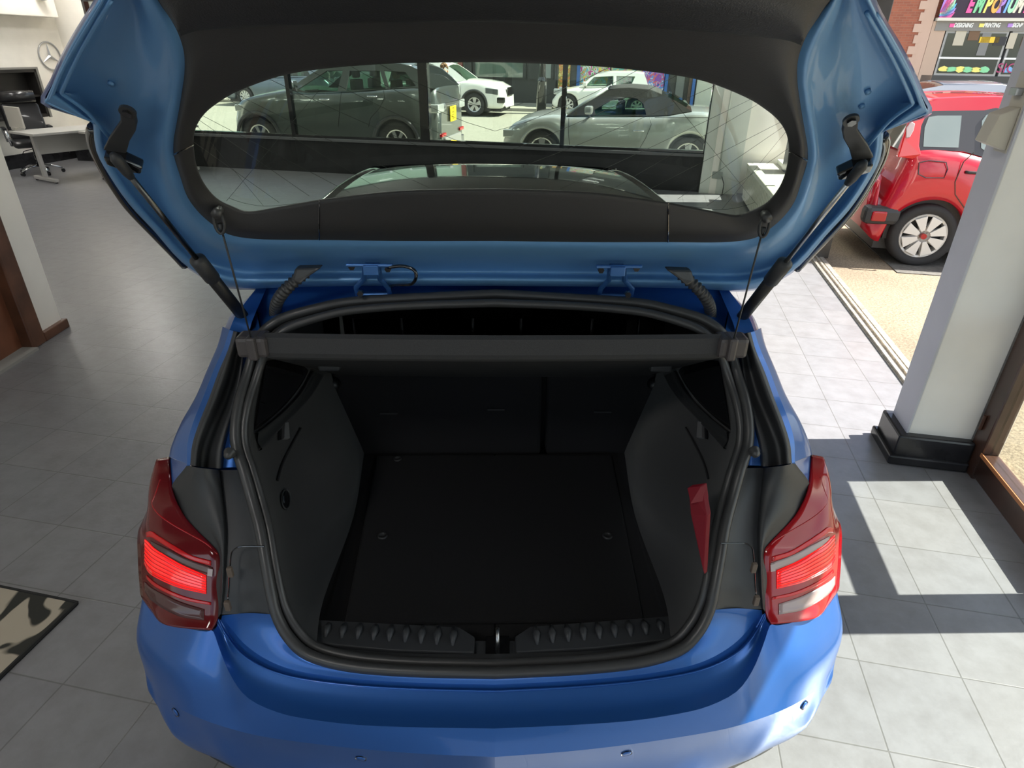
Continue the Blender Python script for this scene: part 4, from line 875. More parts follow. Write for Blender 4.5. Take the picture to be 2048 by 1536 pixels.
# ------------------------------------------------------------------ street cars
def street_car(name, label, P0, hd, wd, px, R, paintm, wheelpx, deck, roof, wins, z_shift=None, rim=ALLOY, rimf=.62, spokes=5, crown=.045, twin=False, roofm=None, glass=None, roofhw=None, tuck=.17, extra=None, group=None, sill=None, arch_m=None, zg=-.02):
    """Builds a car whose near side stands on the plane through P0 along hd (unit vector towards its nose)."""
    hd = np.array([hd[0], hd[1], 0.]); hd = hd/np.linalg.norm(hd)
    n = np.array([-hd[1], hd[0], 0.]);                  # left of the car
    near = 1 if np.dot(n, -np.array([P0[0], P0[1], 0.])) > 0 else -1   # which side faces the viewer
    P0 = np.array([P0[0], P0[1], 0.]); ctr = P0-n*near*wd/2
    def cv(u, v):
        p = atp(u, v, P0, n); return float(np.dot(p-P0, hd)), float(p[2])
    wx = [cv(u, v) for u, v in wheelpx]
    zs = R+zg-sum(w_[1] for w_ in wx)/len(wx)
    if z_shift is not None: zs = z_shift
    X = lambda L_: [(cv(u, v)[0], cv(u, v)[1]+zs-zg) for u, v in L_]
    if px: deck, roof, wins = X(deck), X(roof), [X(w_) for w_ in wins]
    axles = [w_[0] for w_ in wx]
    if len(axles) == 1: axles.append(axles[0]+px_wb[name])
    rz = math.atan2(hd[1], hd[0])
    o = thing(name, (ctr[0], ctr[1], zg), label, 'car', rz, group)
    deck = sorted(deck); roof = sorted(roof)
    dx = np.array([d[0] for d in deck]); dz = np.array([d[1] for d in deck]); x0, x1 = dx[0], dx[-1]
    sill = sill or R*.72; Ra = R*1.17; hw = wd/2
    xs = sorted(set(list(np.linspace(x0, x1, 80))+[x0+.02, x1-.02, x0+.06, x1-.06]))
    rows = []
    def plan(x):
        e = min(x-x0, x1-x)/(.55); e = max(0., min(1., e)); return hw*(.74+.26*math.sqrt(1-(1-e)**2))
    for x in xs:
        e = min(x-x0, x1-x); zb = sill+max(0, .12-e)*.9
        for a in axles:
            if abs(x-a) < Ra: zb = max(zb, R+math.sqrt(Ra*Ra-(x-a)**2))
        zt = float(np.interp(x, dx, dz)); w_ = plan(x); zb = min(zb, zt-.04)
        h = lambda t: zb+(zt-zb)*t
        cr_ = .05 if e > .3 else .02
        rows.append([(x, w_*.86, zb), (x, w_*.985, zb), (x, w_, h(.18)), (x, w_*1.0, h(.5)), (x, w_*.975, h(.8)), (x, w_*.93, h(.97)), (x, w_*.84, zt+.005), (x, w_*.5, zt+cr_*.8), (x, 0, zt+cr_)])
    V, Fc = grid(rows); mb = MB(); mb.add(V, Fc, paintm); mb.add([(p[0], -p[1], p[2]) for p in V], [f[::-1] for f in Fc], paintm)
    for xe, r_ in ((x0, rows[0]), (x1, rows[-1])):       # end faces
        loop = r_+[(p[0], -p[1], p[2]) for p in r_[::-1][1:]]
        mb.add(loop, [tuple(range(len(loop)))], paintm)
    body = mb.build('body', None, o, smooth=True)
    mb = MB(); mb.add(*bx(x0+.15, x1-.15, -hw*.8, hw*.8, sill*.6, sill+.05))
    for a in axles: mb.add(*bx(a-Ra*.95, a+Ra*.95, -hw*.86, hw*.86, R*.8, min(R+Ra*.98, float(np.interp(a, dx, dz))-.05)))
    mb.build('underbody', PLAST, o)
    if arch_m:
        for a in axles[:]:
            for s in (-1, 1):
                P = [(a+Ra*1.03*math.cos(t), s*hw*1.0, R+Ra*1.03*math.sin(t)) for t in np.linspace(-.15, math.pi+.15, 20)]
                meshobj('wheel_arch_trim', *tube(P, .035, 6), arch_m, body, smooth=True)
    for a in axles:
        for s in (-1, 1):
            t = wheel('wheel', o, (0, 0, 0), R, .21, R*rimf, s, rim=rim, spokes=spokes, twin=twin)
            for q in [t]+list(t.children): q.data.transform(Matrix.Translation((a, s*(hw-.13), R)))
    # glasshouse
    rx = np.array([r_[0] for r_ in roof]); rz_ = np.array([r_[1] for r_ in roof]); belt = lambda x: float(np.interp(x, dx, dz))
    zmax = rz_.max(); zb0 = belt((rx[0]+rx[-1])/2); rh = (roofhw or hw*.66)
    def yo(x, z, extra_=0.):
        t = max(0, min(1, (z-zb0)/(zmax-zb0))); return (hw*.90)*(1-t)+(rh+.03)*t+extra_
    outer = [(x, z) for x, z in roof]; inner_belt = [(x, belt(x)) for x in np.linspace(rx[-1], rx[0], 8)]
    poly = outer+inner_belt[1:-1]
    loops = [[Vector((x, z, 0)) for x, z in poly]]+[[Vector((x, z, 0)) for x, z in w_] for w_ in wins]
    tri = tessellate_polygon(loops); allp = [p for lp2 in loops for p in lp2]
    for s in (-1, 1):
        V = [(p.x, s*yo(p.x, p.y), p.y) for p in allp]
        meshobj('door_frame', V, [tuple(t) for t in tri], roofm or paintm, o, sol=.03)
        for w_ in wins:
            V = [(x, s*yo(x, z, -.012), z) for x, z in w_]
            meshobj('side_window', V, [tuple(t) for t in tessellate_polygon([[Vector((x, z, 0)) for x, z in w_]])], glass or CARGLASS, o)
    hi = [r_ for r_ in roof if r_[1] > zb0+(zmax-zb0)*.80]
    rr = []
    for x, z in hi:
        y_ = yo(x, z); rr.append([(x, y_*(1-k/4.5)if k else y_, z+crown*(1-(1-min(1, k/4.5))**2)) for k in (0, .5, 1.5, 3, 4.5)])
    V, Fc = grid(rr); mb = MB(); mb.add(V, Fc); mb.add([(p[0], -p[1], p[2]) for p in V], [f[::-1] for f in Fc]); mb.build('roof', roofm or paintm, o, smooth=True, sol=.02)
    for nm, seq in (('windscreen', [r_ for r_ in roof if r_[0] >= hi[-1][0]]), ('rear_window', [r_ for r_ in roof if r_[0] <= hi[0][0]])):
        rr = [[(x-(.10 if nm == 'windscreen' else -.06)*(0), yo(x, z)*k, z+crown*(1-k*k)*(1 if z > zb0+.1 else .3)) for k in (1, .7, .35, 0, -.35, -.7, -1)] for x, z in seq]
        if len(rr) > 1: meshobj(nm, *grid(rr), DARKGLASS if nm != 'windscreen' else (glass or CARGLASS), o, smooth=True)
    L0 = (x0+x1)/2
    cabin = MB(); cabin.add(*bx(rx[0]+.3, rx[-1]-.3, -hw*.8, hw*.8, zb0-.12, zb0-.02)); cabin.build('cabin_trim', SEATB, o)
    for sx in (.58, .30):
        for s in (-.22, .22):
            x = rx[0]+(rx[-1]-rx[0])*sx; V, Fc = bx(x-.06, x+.06, s*wd-.2, s*wd+.2, zb0-.3, zb0+.18); q = meshobj('seat', V, Fc, mat('beige seat', (.30, .27, .20), .8), o, bevel=.03)
            meshobj('headrest', *bx(x-.05, x+.04, s*wd-.11, s*wd+.11, zb0+.2, zb0+.36), MATS['beige seat'], q, bevel=.03)
    # door seams and handles follow the windows
    ctx = dict(o=o, body=body, near=near, hw=hw, plan=plan, belt=belt, x0=x0, x1=x1, axles=axles, cv=lambda u, v: (cv(u, v)[0], cv(u, v)[1]+zs-zg), sill=sill, R=R, zb0=zb0, yo=yo, rx=rx, wd=wd, zmax=zmax)
    return ctx
px_wb = {}
def sidey(c, x, z): return c['plan'](x)*1.0
def handle(c, x, z, m=CHROME, ln=.2, both_=True):
    for s in (-1, 1):
        y = s*(c['plan'](x)+.012); meshobj('door_handle', *tube([(x-ln/2, y-s*.02, z), (x-ln/2+.02, y+s*.01, z), (x+ln/2-.02, y+s*.01, z), (x+ln/2, y-s*.02, z)], .014, 8), m, c['o'], smooth=True)
def seam(c, pts):
    for s in (-1, 1): meshobj('door_seam', *tube([(x, s*(c['plan'](x)+.002), z) for x, z in pts], .005, 5), BLACK, c['body'])
def mirrorpart(c, x, m, z=None):
    z = z or c['zb0']+.09
    for s in (-1, 1):
        y = s*(c['hw']*.93+.12); V, Fc = bx(x-.07, x+.07, y-.11, y+.11, z-.07, z+.07); q = meshobj('door_mirror', V, Fc, m, c['o'], bevel=.035)
        meshobj('mirror_arm', *tube([(x, s*c['hw']*.9, z-.12), (x, y, z-.06)], .022, 8), PLAST, q)
def lamp_at(c, name, x, z, ln, ht, m, ang=0., yf=.9, front=True):
    for s in (-1, 1):
        y = s*(c['plan'](x)-.02); d = (.25 if front else -.25); V = [(x-ln/2, y+s*.03, z-ht/2), (x+ln/2, y+s*.0, z-ht/2+ang), (x+ln/2, y+s*.0, z+ht/2+ang), (x-ln/2, y+s*.03, z+ht/2)]
        V += [(p[0], p[1]-s*.16, p[2]) for p in V]; meshobj(name, V, [(0, 1, 2, 3), (7, 6, 5, 4), (0, 4, 5, 1), (2, 6, 7, 3), (1, 5, 6, 2), (0, 3, 7, 4)], m, c['o'], bevel=.015)
HU = (-EU[0], -EU[1])                        # nose to the left along the street
EVG = paint('dark grey green metallic', (.085, .10, .095), .6, .3)
c = street_car('grey_suv', 'dark grey SUV with chrome door handles and yellow rear plate, parked outside the window', (-3.3, 13.0), HU, 1.9, True, .37, EVG,
    [(521, 287), (793, 289)],
    [(462, 262), (463, 240), (469, 220), (477, 211), (494, 204), (532, 196), (568, 190), (600, 196), (685, 193), (761, 189), (835, 185), (866, 188), (870, 200), (874, 235), (872, 262)],
    [(572, 191), (596, 171), (621, 153), (642, 142), (685, 138), (736, 137), (790, 139), (812, 143), (832, 152), (850, 170), (864, 187)],
    [[(593, 188), (644, 152), (676, 151), (672, 192), (616, 195)], [(690, 152), (751, 152), (768, 188), (689, 191)], [(759, 152), (802, 154), (828, 183), (775, 187)]],
    spokes=7, roofm=None, arch_m=PLAST)
EVQ = c
for u, v in ((650, 208), (745, 202)): x, z = c['cv'](u, v); handle(c, x, z)
for pts in ([(684, 193), (681, 215), (678, 262)], [(768, 190), (770, 205), (760, 225), (742, 245), (738, 262)], [(590, 197), (588, 230), (592, 262)]): seam(c, [c['cv'](*q) for q in pts])
mirrorpart(c, c['cv'](590, 192)[0], CHROME)
lamp_at(c, 'headlamp', c['cv'](480, 215)[0], c['cv'](470, 218)[1]-.06, .3, .12, HEADL)
x0 = c['x0']; o = c['o']
meshobj('rear_spoiler', *bx(x0+.5, x0+.85, -.66, .66, 1.52, 1.56), BLACK, o, bevel=.015)
for s in (-1, 1):
    meshobj('rear_lamp', *bx(x0-.02, x0+.22, s*.72-.19, s*.72+.19, .90, 1.05), HEADL, o, bevel=.02)
    meshobj('rear_reflector', *bx(x0-.03, x0+.05, s*.62-.14, s*.62+.14, .47, .53), REDL, o, bevel=.01)
    meshobj('exhaust_trim', *bx(x0-.03, x0+.1, s*.6-.16, s*.6+.16, .24, .38), STEEL, o, bevel=.02)
meshobj('tailgate_strip', *bx(x0-.025, x0+.02, -.5, .5, .99, 1.05), CHROME, o, bevel=.008)
meshobj('rear_skid', *bx(x0-.035, x0+.05, -.55, .55, .26, .44), mat('silver trim', (.45, .45, .44), .35, .6), o, bevel=.02)
pl = meshobj('number_plate', *bx(x0-.035, x0-.02, -.20, .20, .70, .97), mat('yellow plate', (.85, .62, .01), .5), o)
for row, tx in ((.855, 'CZ'), (.735, 'FG')):
    Mx = Matrix(((0, 0, -1, x0-.037), (-1, 0, 0, .11), (0, 1, 0, row), (0, 0, 0, 1))); textmesh('plate_lettering', tx, .13, mat('plate black', (.02, .02, .01), .6), pl, Mx, .001)
rv = MB()
for s in (-1, 1): rv.add(*tube([(x, s*(c['yo'](x, 1.6)-.04), 1.66) for x in np.linspace(x0+.6, x0+2.6, 6)], .018, 8))
for s in (-1, 1): meshobj('roof_rail', *tube([(x, s*(c['yo'](x, 1.6)-.04), 1.62+.05*math.sin(math.pi*(x-x0-.5)/2.2)) for x in np.linspace(x0+.5, x0+2.7, 8)], .018, 8), PLAST, o, smooth=True)
# silver roadster with a black soft top
SILV = paint('silver metallic', (.50, .52, .50), .55, .3)
c = street_car('soft_top_roadster', 'silver two-door roadster with a black fabric soft top, parked close to the window', (2.1, 11.9), HU, 1.84, True, .32, SILV,
    [(1082, 303), (1376, 303)],
    [(1001, 292), (1002, 280), (1005, 268), (1011, 257), (1025, 244), (1058, 232), (1105, 227), (1133, 229), (1206, 229), (1300, 229), (1337, 228), (1385, 221), (1415, 222), (1447, 228), (1460, 240), (1463, 262), (1462, 290)],
    [(1132, 229), (1172, 204), (1213, 179), (1235, 175.5), (1258, 174.5), (1300, 178), (1324, 187), (1350, 200), (1385, 220)],
    [[(1188, 217), (1222, 198), (1253, 192), (1274, 195), (1287, 206), (1293, 227), (1190, 227)]],
    twin=True, roofm=mat('black soft top fabric', (.035, .035, .034), .9, noise=(60, .3)), rimf=.70)
x, z = c['cv'](1278, 258); handle(c, x, z)
mirrorpart(c, c['cv'](1178, 226)[0], SILV)
for pts in ([(1138, 232), (1137, 262), (1140, 292)], [(1300, 231), (1303, 245), (1292, 272), (1280, 292)], [(1310, 231), (1440, 231)]): seam(c, [c['cv'](*q) for q in pts])
lamp_at(c, 'headlamp', c['cv'](1022, 264)[0], c['cv'](1022, 264)[1], .34, .13, HEADL)
o = c['o']
for s in (-1, 1): meshobj('arch_flare', *tube([(a+.40*math.cos(t), s*(.92*.985), .32+.40*math.sin(t)) for a in c['axles'][:1] for t in np.linspace(0, math.pi, 16)], .02, 6), SILV, o, smooth=True)
for s in (-1, 1): meshobj('windscreen_frame', *tube([(c['cv'](1133, 227)[0], s*.80, c['cv'](1133, 227)[1]), (c['cv'](1213, 177)[0], s*.62, c['cv'](1213, 177)[1]+.02)], .035, 8), SILV, o, smooth=True)
meshobj('rear_screen_strip', *prism([(c['cv'](1340, 195)[0], .35, c['cv'](1340, 192)[1]+.03), (c['cv'](1340, 195)[0], -.35, c['cv'](1340, 192)[1]+.03), (c['cv'](1378, 216)[0], -.45, c['cv'](1378, 214)[1]+.03), (c['cv'](1378, 216)[0], .45, c['cv'](1378, 214)[1]+.03)], (0, 0, 0), (0, 0, .02)), CARGLASS, o)
# white SUV across the road, nose right
WHITEC = paint('white car paint', (.78, .78, .72), 0, .3)
c = street_car('white_suv', 'white SUV with black wheel arches heading right on the far side of the road', tuple(atz(948, 233, -.02)[:2]), (EU[0], EU[1]), 1.83, True, .36, WHITEC,
    [(948, 213.5), (785, 211)],
    [(742, 205), (740, 180), (745, 170), (800, 171), (850, 171), (887, 171.5), (908, 169), (927, 167), (937, 167), (966, 170), (988, 174.5), (1004, 183), (1008, 198), (1009, 220)],
    [(746, 170), (754, 140), (775, 130), (849, 129), (878, 132), (893, 138), (908, 148), (932, 167)],
    [[(775, 168), (780, 142), (820, 140), (820, 169)], [(826, 169), (826, 140), (850, 139), (883, 145), (893, 153), (902, 167)]],
    spokes=5, twin=True, arch_m=PLAST)
lamp_at(c, 'headlamp', c['cv'](983, 187)[0], c['cv'](983, 187)[1], .42, .17, DARKL, -.04)
o = c['o']; x1 = c['x1']
meshobj('grille', *bx(x1-.03, x1+.03, -.45, .45, .62, .88), BLACK, o, bevel=.03)
for s in (-1, 1): meshobj('bumper_vent', *bx(x1-.35, x1-.02, s*.80-.08, s*.80+.075, .42, .60), BLACK, o, bevel=.02)
mirrorpart(c, c['cv'](905, 162)[0], WHITEC)
seam(c, [c['cv'](*q) for q in ((920, 170), (921, 190), (921, 210))])
# white small hatch across the road, nose left
c = street_car('white_hatchback', 'small white hatchback with silver wheel covers parked across the road before the painted murals', tuple(atz(1137, 228, .02)[:2]), HU, 1.70, True, .31, WHITEC,
    [(1135, 213), (1273, 213)],
    [(1101, 222), (1102, 203), (1112, 190), (1128, 182), (1157, 177), (1171, 177.5), (1230, 176), (1263, 175), (1293, 176), (1302, 180), (1306, 196), (1305, 215)],
    [(1157, 177), (1179, 158), (1193, 150), (1222, 147), (1266, 147), (1288, 150), (1292, 160), (1297, 176)],
    [[(1170, 174), (1187, 156), (1226, 154), (1226, 174.5)], [(1232, 174), (1232, 154), (1270, 155), (1262, 173)]],
    rim=ALLOYW, spokes=7, zg=.0)
mirrorpart(c, c['cv'](1170, 174)[0], WHITEC); seam(c, [c['cv'](*q) for q in ((1228, 176), (1230, 196), (1225, 212))])
x, z = c['cv'](1238, 183); handle(c, x, z, WHITEC)
for s in (-1, 1): meshobj('headlamp', *bx(c['x1']-.5, c['x1']-.06, s*.66-.08, s*.66+.07, .62, .80), HEADL, c['o'], bevel=.03)
# two more parked across the road at the left
BG = paint('blue grey metallic', (.10, .13, .16), .6, .3)
bd = [(-2.1, .35), (-2.1, .8), (-1.9, 1.0), (-1.2, 1.02), (0, .98), (.9, .95), (1.3, .93), (1.9, .82), (2.15, .62), (2.15, .35)]
br_ = [(-1.95, 1.0), (-1.5, 1.38), (-.9, 1.50), (0, 1.52), (.5, 1.44), (1.2, .96)]
bw = [[(-1.45, 1.05), (-1.2, 1.36), (-.55, 1.40), (-.55, 1.03)], [(-.47, 1.03), (-.47, 1.40), (0, 1.41), (.4, 1.35), (.95, 1.0)]]
def far_car(label, pxc, v, y, head, pm, nm):
    P = atp(pxc, v, (0, y, 0), (0, 1, 0)); hd = np.array([head[0], head[1], 0]); 
    # axles at +-1.28 m: given as picture points on the near side plane
    n = np.array([-hd[1], hd[0], 0]); P0 = np.array([P[0], P[1], 0])
    def pr(q):
        q = q-CP; w_ = q@fw_; return (1024+F*(q@rt_)/w_, 768-F*(q@up_)/w_)
    wp = [pr(P0+hd*a+np.array([0, 0, .31])) for a in (1.28, -1.28)]
    return street_car(nm, label, tuple(P0[:2]), head, 1.8, False, .33, pm, wp, bd, br_, bw, spokes=10)
far_car('blue grey hatchback parked across the road, beyond the bonnet of the dark grey SUV', 552, 195, 25.4, HU, BG, 'blue_grey_hatchback')
far_car('pale silver car at the far left edge of the tailgate glass', 290, 195, 25.9, (EU[0], EU[1]), SILV, 'silver_car')
# red city car outside the sliding door opening
REDP = paint('red car paint', (.50, .004, .018), .15, .28)
px_wb['red_city_car'] = 2.3
pw = atz(1850, 536, -.02)
c = street_car('red_city_car', 'red five-door city car with silver wheel covers parked outside the sliding door opening', tuple(pw[:2]), (EU[0], EU[1]), 1.64, True, .315, REDP,
    [(1847, 480)],
    [(1752, 455), (1750, 420), (1752, 395), (1758, 370), (1768, 335), (1785, 312), (1830, 306), (1870, 306), (1925, 311), (1985, 325), (2060, 335), (2180, 350), (2300, 370), (2330, 420), (2335, 470)],
    [(1800, 307), (1822, 262), (1838, 234), (1860, 218), (1895, 210), (1950, 207), (2017, 206), (2085, 210), (2120, 226), (2165, 340)],
    [[(1849, 302), (1856, 265), (1868, 243), (1890, 240), (1938, 240), (1921, 305)], [(1965, 300), (1975, 252), (1985, 238), (2015, 230), (2030, 235), (2030, 322), (1985, 322)], [(2040, 322), (2040, 235), (2080, 232), (2130, 335)]],
    rim=ALLOYW, spokes=8, rimf=.70, crown=.02)
o = c['o']; x0 = c['x0']
for s in (-1, 1):
    y = c['yo'](x0+.2, 1.2)
    tlp = lambda pts_, e: [(x, s*(c['yo'](x, z)+e), z) for x, z in (c['cv'](*k) for k in pts_)]
    V, Fc = prism(tlp(((1797, 322), (1812, 285), (1833, 240), (1858, 228), (1868, 234), (1852, 262), (1843, 300), (1846, 318), (1828, 326)), .0), (0, -s*.03, 0), (0, s*.025, 0)); q = meshobj('tail_lamp', V, Fc, mat('bright red lamp', (.6, .01, .01), .15, coat=1.), o, bevel=.012)
    V, Fc = prism(tlp(((1817, 285), (1820, 265), (1831, 252), (1839, 257), (1834, 271), (1825, 284)), .02), (0, 0, 0), (0, s*.015, 0)); meshobj('lamp_insert', V, Fc, CLEARL, q, bevel=.006)
    meshobj('bumper_insert', *bx(x0-.04, x0+.30, s*.70-.09, s*.70+.10, .40, .58), PLAST, o, bevel=.05)
    meshobj('rear_reflector', *bx(x0+.02, x0+.16, s*.80-.01, s*.80+.02, .44, .54), REDL, o, bevel=.02)
for u, v in ((1960, 352),): x, z = c['cv'](u, v); handle(c, x, z, PLAST, .26)
for pts in ([(1945, 312), (1925, 330), (1908, 370), (1908, 395), (1925, 420), (1945, 440)], [(1838, 332), (1856, 328), (1890, 331), (1893, 345), (1886, 362), (1850, 362), (1836, 355), (1838, 332)]):
    q = [c['cv'](*k) for k in pts]; s = c['near']
    meshobj('panel_seam', *tube([(x, s*(c['plan'](x)+.002), z) for x, z in q], .005, 5), BLACK, c['body'])
for s in (-1, 1):
    q = [c['cv'](*k) for k in ((1842, 309), (1851, 262), (1862, 241), (1880, 232), (1985, 231), (2010, 226), (2035, 230), (2035, 326), (1975, 324), (1930, 311))]
    meshobj('window_surround', *prism([(x, s*(c['yo'](x, z)+.012), z) for x, z in q], (0, 0, 0), (0, s*.006, 0)), mat('grey black surround', (.05, .05, .055), .3), o)
    for pl_ in (((1851, 302), (1858, 265), (1869, 244), (1888, 241), (1937, 241), (1922, 304)), ((1968, 305), (1977, 252), (1988, 240), (2015, 233), (2028, 236), (2028, 320), (1985, 318))):
        q = [c['cv'](*k) for k in pl_]; meshobj('tinted_pane', *prism([(x, s*(c['yo'](x, z)+.02), z) for x, z in q], (0, 0, 0), (0, s*.004, 0)), mat('pale reflecting pane', (.20, .25, .24), .04, coat=1.), o)
ax_, az_ = c['cv'](1885, 190); meshobj('aerial', *tube([(ax_+.1, .3, c['zmax']), (ax_-.25, .3, c['zmax']+.32)], .007, 6), BLACK, o)
meshobj('wheel_badge', *cyl((c['axles'][0], c['near']*(.82-.06), .315), (c['axles'][0], c['near']*(.82-.015), .315), .028, 16), REDL, o)
for k in range(8):
    a = 2*math.pi*(k+.5)/8; s = c['near']
    meshobj('wheel_cover_blade', *prism([(c['axles'][0]+r_*math.cos(a+d), s*.785, .315+r_*math.sin(a+d)) for r_, d in ((.06, -.32), (.205, -.30), (.205, .26), (.06, .30))], (0, -.005, 0), (0, s*.02, 0)), ALLOYW, o, bevel=.004)
# grey estate beyond it
GREYC = paint('grey silver metallic', (.32, .33, .35), .6, .3)
c2 = far_car('grey silver car parked beyond the red city car, its roof showing above it', 2010, 200, 11.4, (EU[0], EU[1]), GREYC, 'grey_silver_car')
# ------------------------------------------------------------------ shop fronts across the road
VF_ = 27.2
def fu(px, v): return u_of(atp(px, v, B(0, VF_, 0), EV))
def fz_(px, v): return float(atp(px, v, B(0, VF_, 0), EV)[2])
BRICK = bpy.data.materials.new('orange brick'); BRICK.use_nodes = True; t = BRICK.node_tree
tcn = t.nodes.new('ShaderNodeTexCoord'); mp = t.nodes.new('ShaderNodeMapping'); mp.inputs['Rotation'].default_value = (math.radians(90), 0, 0); br = t.nodes.new('ShaderNodeTexBrick')
br.inputs['Scale'].default_value = 1; br.inputs['Brick Width'].default_value = .225; br.inputs['Row Height'].default_value = .075; br.inputs['Mortar Size'].default_value = .008
br.inputs['Color1'].default_value = (.36, .10, .05, 1); br.inputs['Color2'].default_value = (.27, .075, .04, 1); br.inputs['Mortar'].default_value = (.30, .13, .08, 1)
t.links.new(tcn.outputs['Object'], mp.inputs['Vector']); t.links.new(mp.outputs['Vector'], br.inputs['Vector']); t.links.new(br.outputs['Color'], t.nodes['Principled BSDF'].inputs['Base Color'])
def shop(name, label, u0, u1, cat='shop front'):
    return thing(name, B((u0+u1)/2, VF_, .07), label, cat, -BA)
def sb_(o, name, u0, u1, z0, z1, m, d0=0., d1=.3, uc=None, **kw):      # box on the facade, local coords (x along street, y depth away)
    uc = o['uc']; return meshobj(name, *bx(u0-uc, u1-uc, d0, d1, z0-.07, z1-.07), m, kw.pop('parent', o), **kw)
def mk(name, label, u0, u1, cat='building'):
    o = shop(name, label, u0, u1, cat); o['uc'] = (u0+u1)/2; return o
# brick building
ub0, ub1 = fu(1690, 60), fu(1838, 60)
o = mk('brick_building', 'orange brick building with a pale corner strip beside the printing shop', ub0, ub1+.5); qw = fu(1861, 60)-ub1; sb_(o, 'wall', ub0-3, ub1, .07, 9, BRICK, 0, 4)
sb_(o, 'quoin_strip', ub1, ub1+qw, .07, 9, mat('pinkish render', (.55, .38, .30), .8), -.03, 4)
for k in range(26): sb_(o, 'quoin', ub1-.10-(k % 2)*.10, ub1+.1, .3+k*.34, .55+k*.34, MATS['pinkish render'], -.04, .1)
# print shop
ue0 = fu(1862, 60); ue1 = ue0+9.5
o = mk('printing_shop', 'printing shop with a dark purple sign reading EMPORIUM over grey framed windows', ue0, ue1, 'shop')
zb_, zs1 = fz_(1950, 36), fz_(1950, 62)
zt_ = zb_+1.35
sb_(o, 'wall', ue0, ue1, zb_, 9, BRICK, .12, 4); sb_(o, 'wall_lower', ue0, ue1, .07, zb_, mat('dark shop interior', (.04, .04, .045), .6), .12, 4); sb_(o, 'pilaster', ue0, ue0+.45, .07, zb_-.1, mat('peach pilaster', (.5, .36, .28), .8), -.02, .12)
sign = sb_(o, 'sign_board', ue0+.15, ue1, zb_, zt_, mat('dark purple sign', (.035, .018, .04), .4), -.12, .1)
sb_(o, 'sign_edging', ue0+.05, ue1, zb_-.09, zb_, mat('cream edging', (.7, .66, .58), .6), -.18, .1)
sub_ = sb_(o, 'fascia_strip', ue0+.1, ue1, zs1, zb_-.09, mat('grey fascia', (.22, .21, .2), .5), -.05, .2)
uc = o['uc']
def ftext(s, px, vbase, h, m, par, depth=-.14, shear=.25, sp=1., xs=.62):
    u = fu(px, vbase); z = fz_(px, vbase); Mx = Matrix.Translation((u-uc, depth, z-.07)) @ Matrix.Rotation(math.radians(90), 4, 'X')
    return textmesh('lettering', s, h, m, par, Mx @ Matrix.Diagonal((xs, 1, 1, 1)), .01, shear, .008 if h < .5 else .035, 'LEFT', sp)
PK = mat('pink letters', (.85, .12, .38), .5); letcols = [PK, mat('green letters', (.25, .65, .35), .5), mat('yellow letters', (.85, .75, .2), .5), mat('orange letters', (.85, .45, .1), .5), mat('violet letters', (.45, .25, .7), .5), mat('blue letters', (.2, .45, .8), .5), mat('mint letters', (.4, .75, .5), .5), mat('cream letters', (.8, .75, .6), .5)]
hE = (fz_(1950, 0)-fz_(1950, 25))*1.75
WL = mat('white letters', (.8, .8, .8), .5)
for i, ch in enumerate('EMPORIUM'):
    pxs = [1928, 1942, 1962, 1975, 1988, 2002, 2008, 2021][i]
    ftext(ch, pxs, 24, hE, letcols[i], sign, xs=.5)
ftext('P', 2042, 24, hE, PK, sign, xs=.5)
hD = (fz_(1950, 46)-fz_(1950, 55))*1.35
for s_, pxs, ms in (('DESIGNING', 1905, PK), ('PRINTING', 1964, letcols[2]), ('SIGNB', 2021, letcols[4])):
    ftext(s_, pxs, 54.5, hD, WL, sub_, -.07); u = fu(pxs-7, 50); z = fz_(pxs, 54.5)
    meshobj('bullet', *bx(u-uc, u-uc+.16, -.075, -.05, z-.07, z-.07+hD*.6), ms, sub_)
# feather emblem on the sign
cx_, cz_ = fu(1880, 25)-uc, fz_(1880, 25)-.07
fm_ = [PK, letcols[4], mat('sky feather', (.15, .5, .8), .5), letcols[6], mat('rose feather', (.9, .4, .5), .5)]
for k in range(7):
    a = math.radians(20+k*11); L_ = .5+.05*k; q = [(cx_-.05, -.13, cz_-.15+.03*k)]
    for t_ in (.4, .8, 1.0): q.append((cx_+L_*t_*math.cos(a)-.05, -.13, cz_-.15+.03*k+L_*t_*math.sin(a)*(.9)))
    q.append((cx_+L_*.7*math.cos(a-.18), -.13, cz_-.2+.03*k+L_*.7*math.sin(a-.18)*.9)); q.append((cx_+L_*.3*math.cos(a-.3), -.13, cz_-.2+L_*.3*math.sin(a-.3)))
    meshobj('feather_emblem', *prism(q, (0, 0, 0), (0, .02, 0)), fm_[k % 5], sign)
GF = mat('grey shop frame', (.36, .36, .36), .4, .3)
zw0 = fz_(1950, 152)
sb_(o, 'stall_riser', ue0+.1, ue1, .07, zw0, mat('dark riser', (.05, .05, .05), .5), -.02, .3)
for k in range(4):
    uu = ue0+.5+k*2.05; f = sb_(o, 'shop_window', uu, uu+1.95, zw0, zs1, GF, .02, .10); 
    sb_(o, 'pane', uu+.07, uu+1.88, zw0+.07, zs1-.07, SHOPGLASS, -.0, .03, parent=f)
    sb_(o, 'glazing_bar', uu, uu+1.95, zw0+.52, zw0+.58, WL, -.01, .04, parent=f)
    for j in range(6):
        pl_ = [(uu-uc+.25+j*.26+.17*math.cos(t_), -.012, zw0-.07+.20+(.07+.05*random.random())*math.sin(t_)) for t_ in np.linspace(0, 6.2832, 9)[:-1]]
        meshobj('window_sticker', *prism(pl_, (0, 0, 0), (0, .01, 0)), [[letcols[2], letcols[1]], [letcols[5], MATS['sky feather']], [PK, letcols[4]], [PK, letcols[3]]][k][j % 2], f)
rnd2 = random.Random(5)
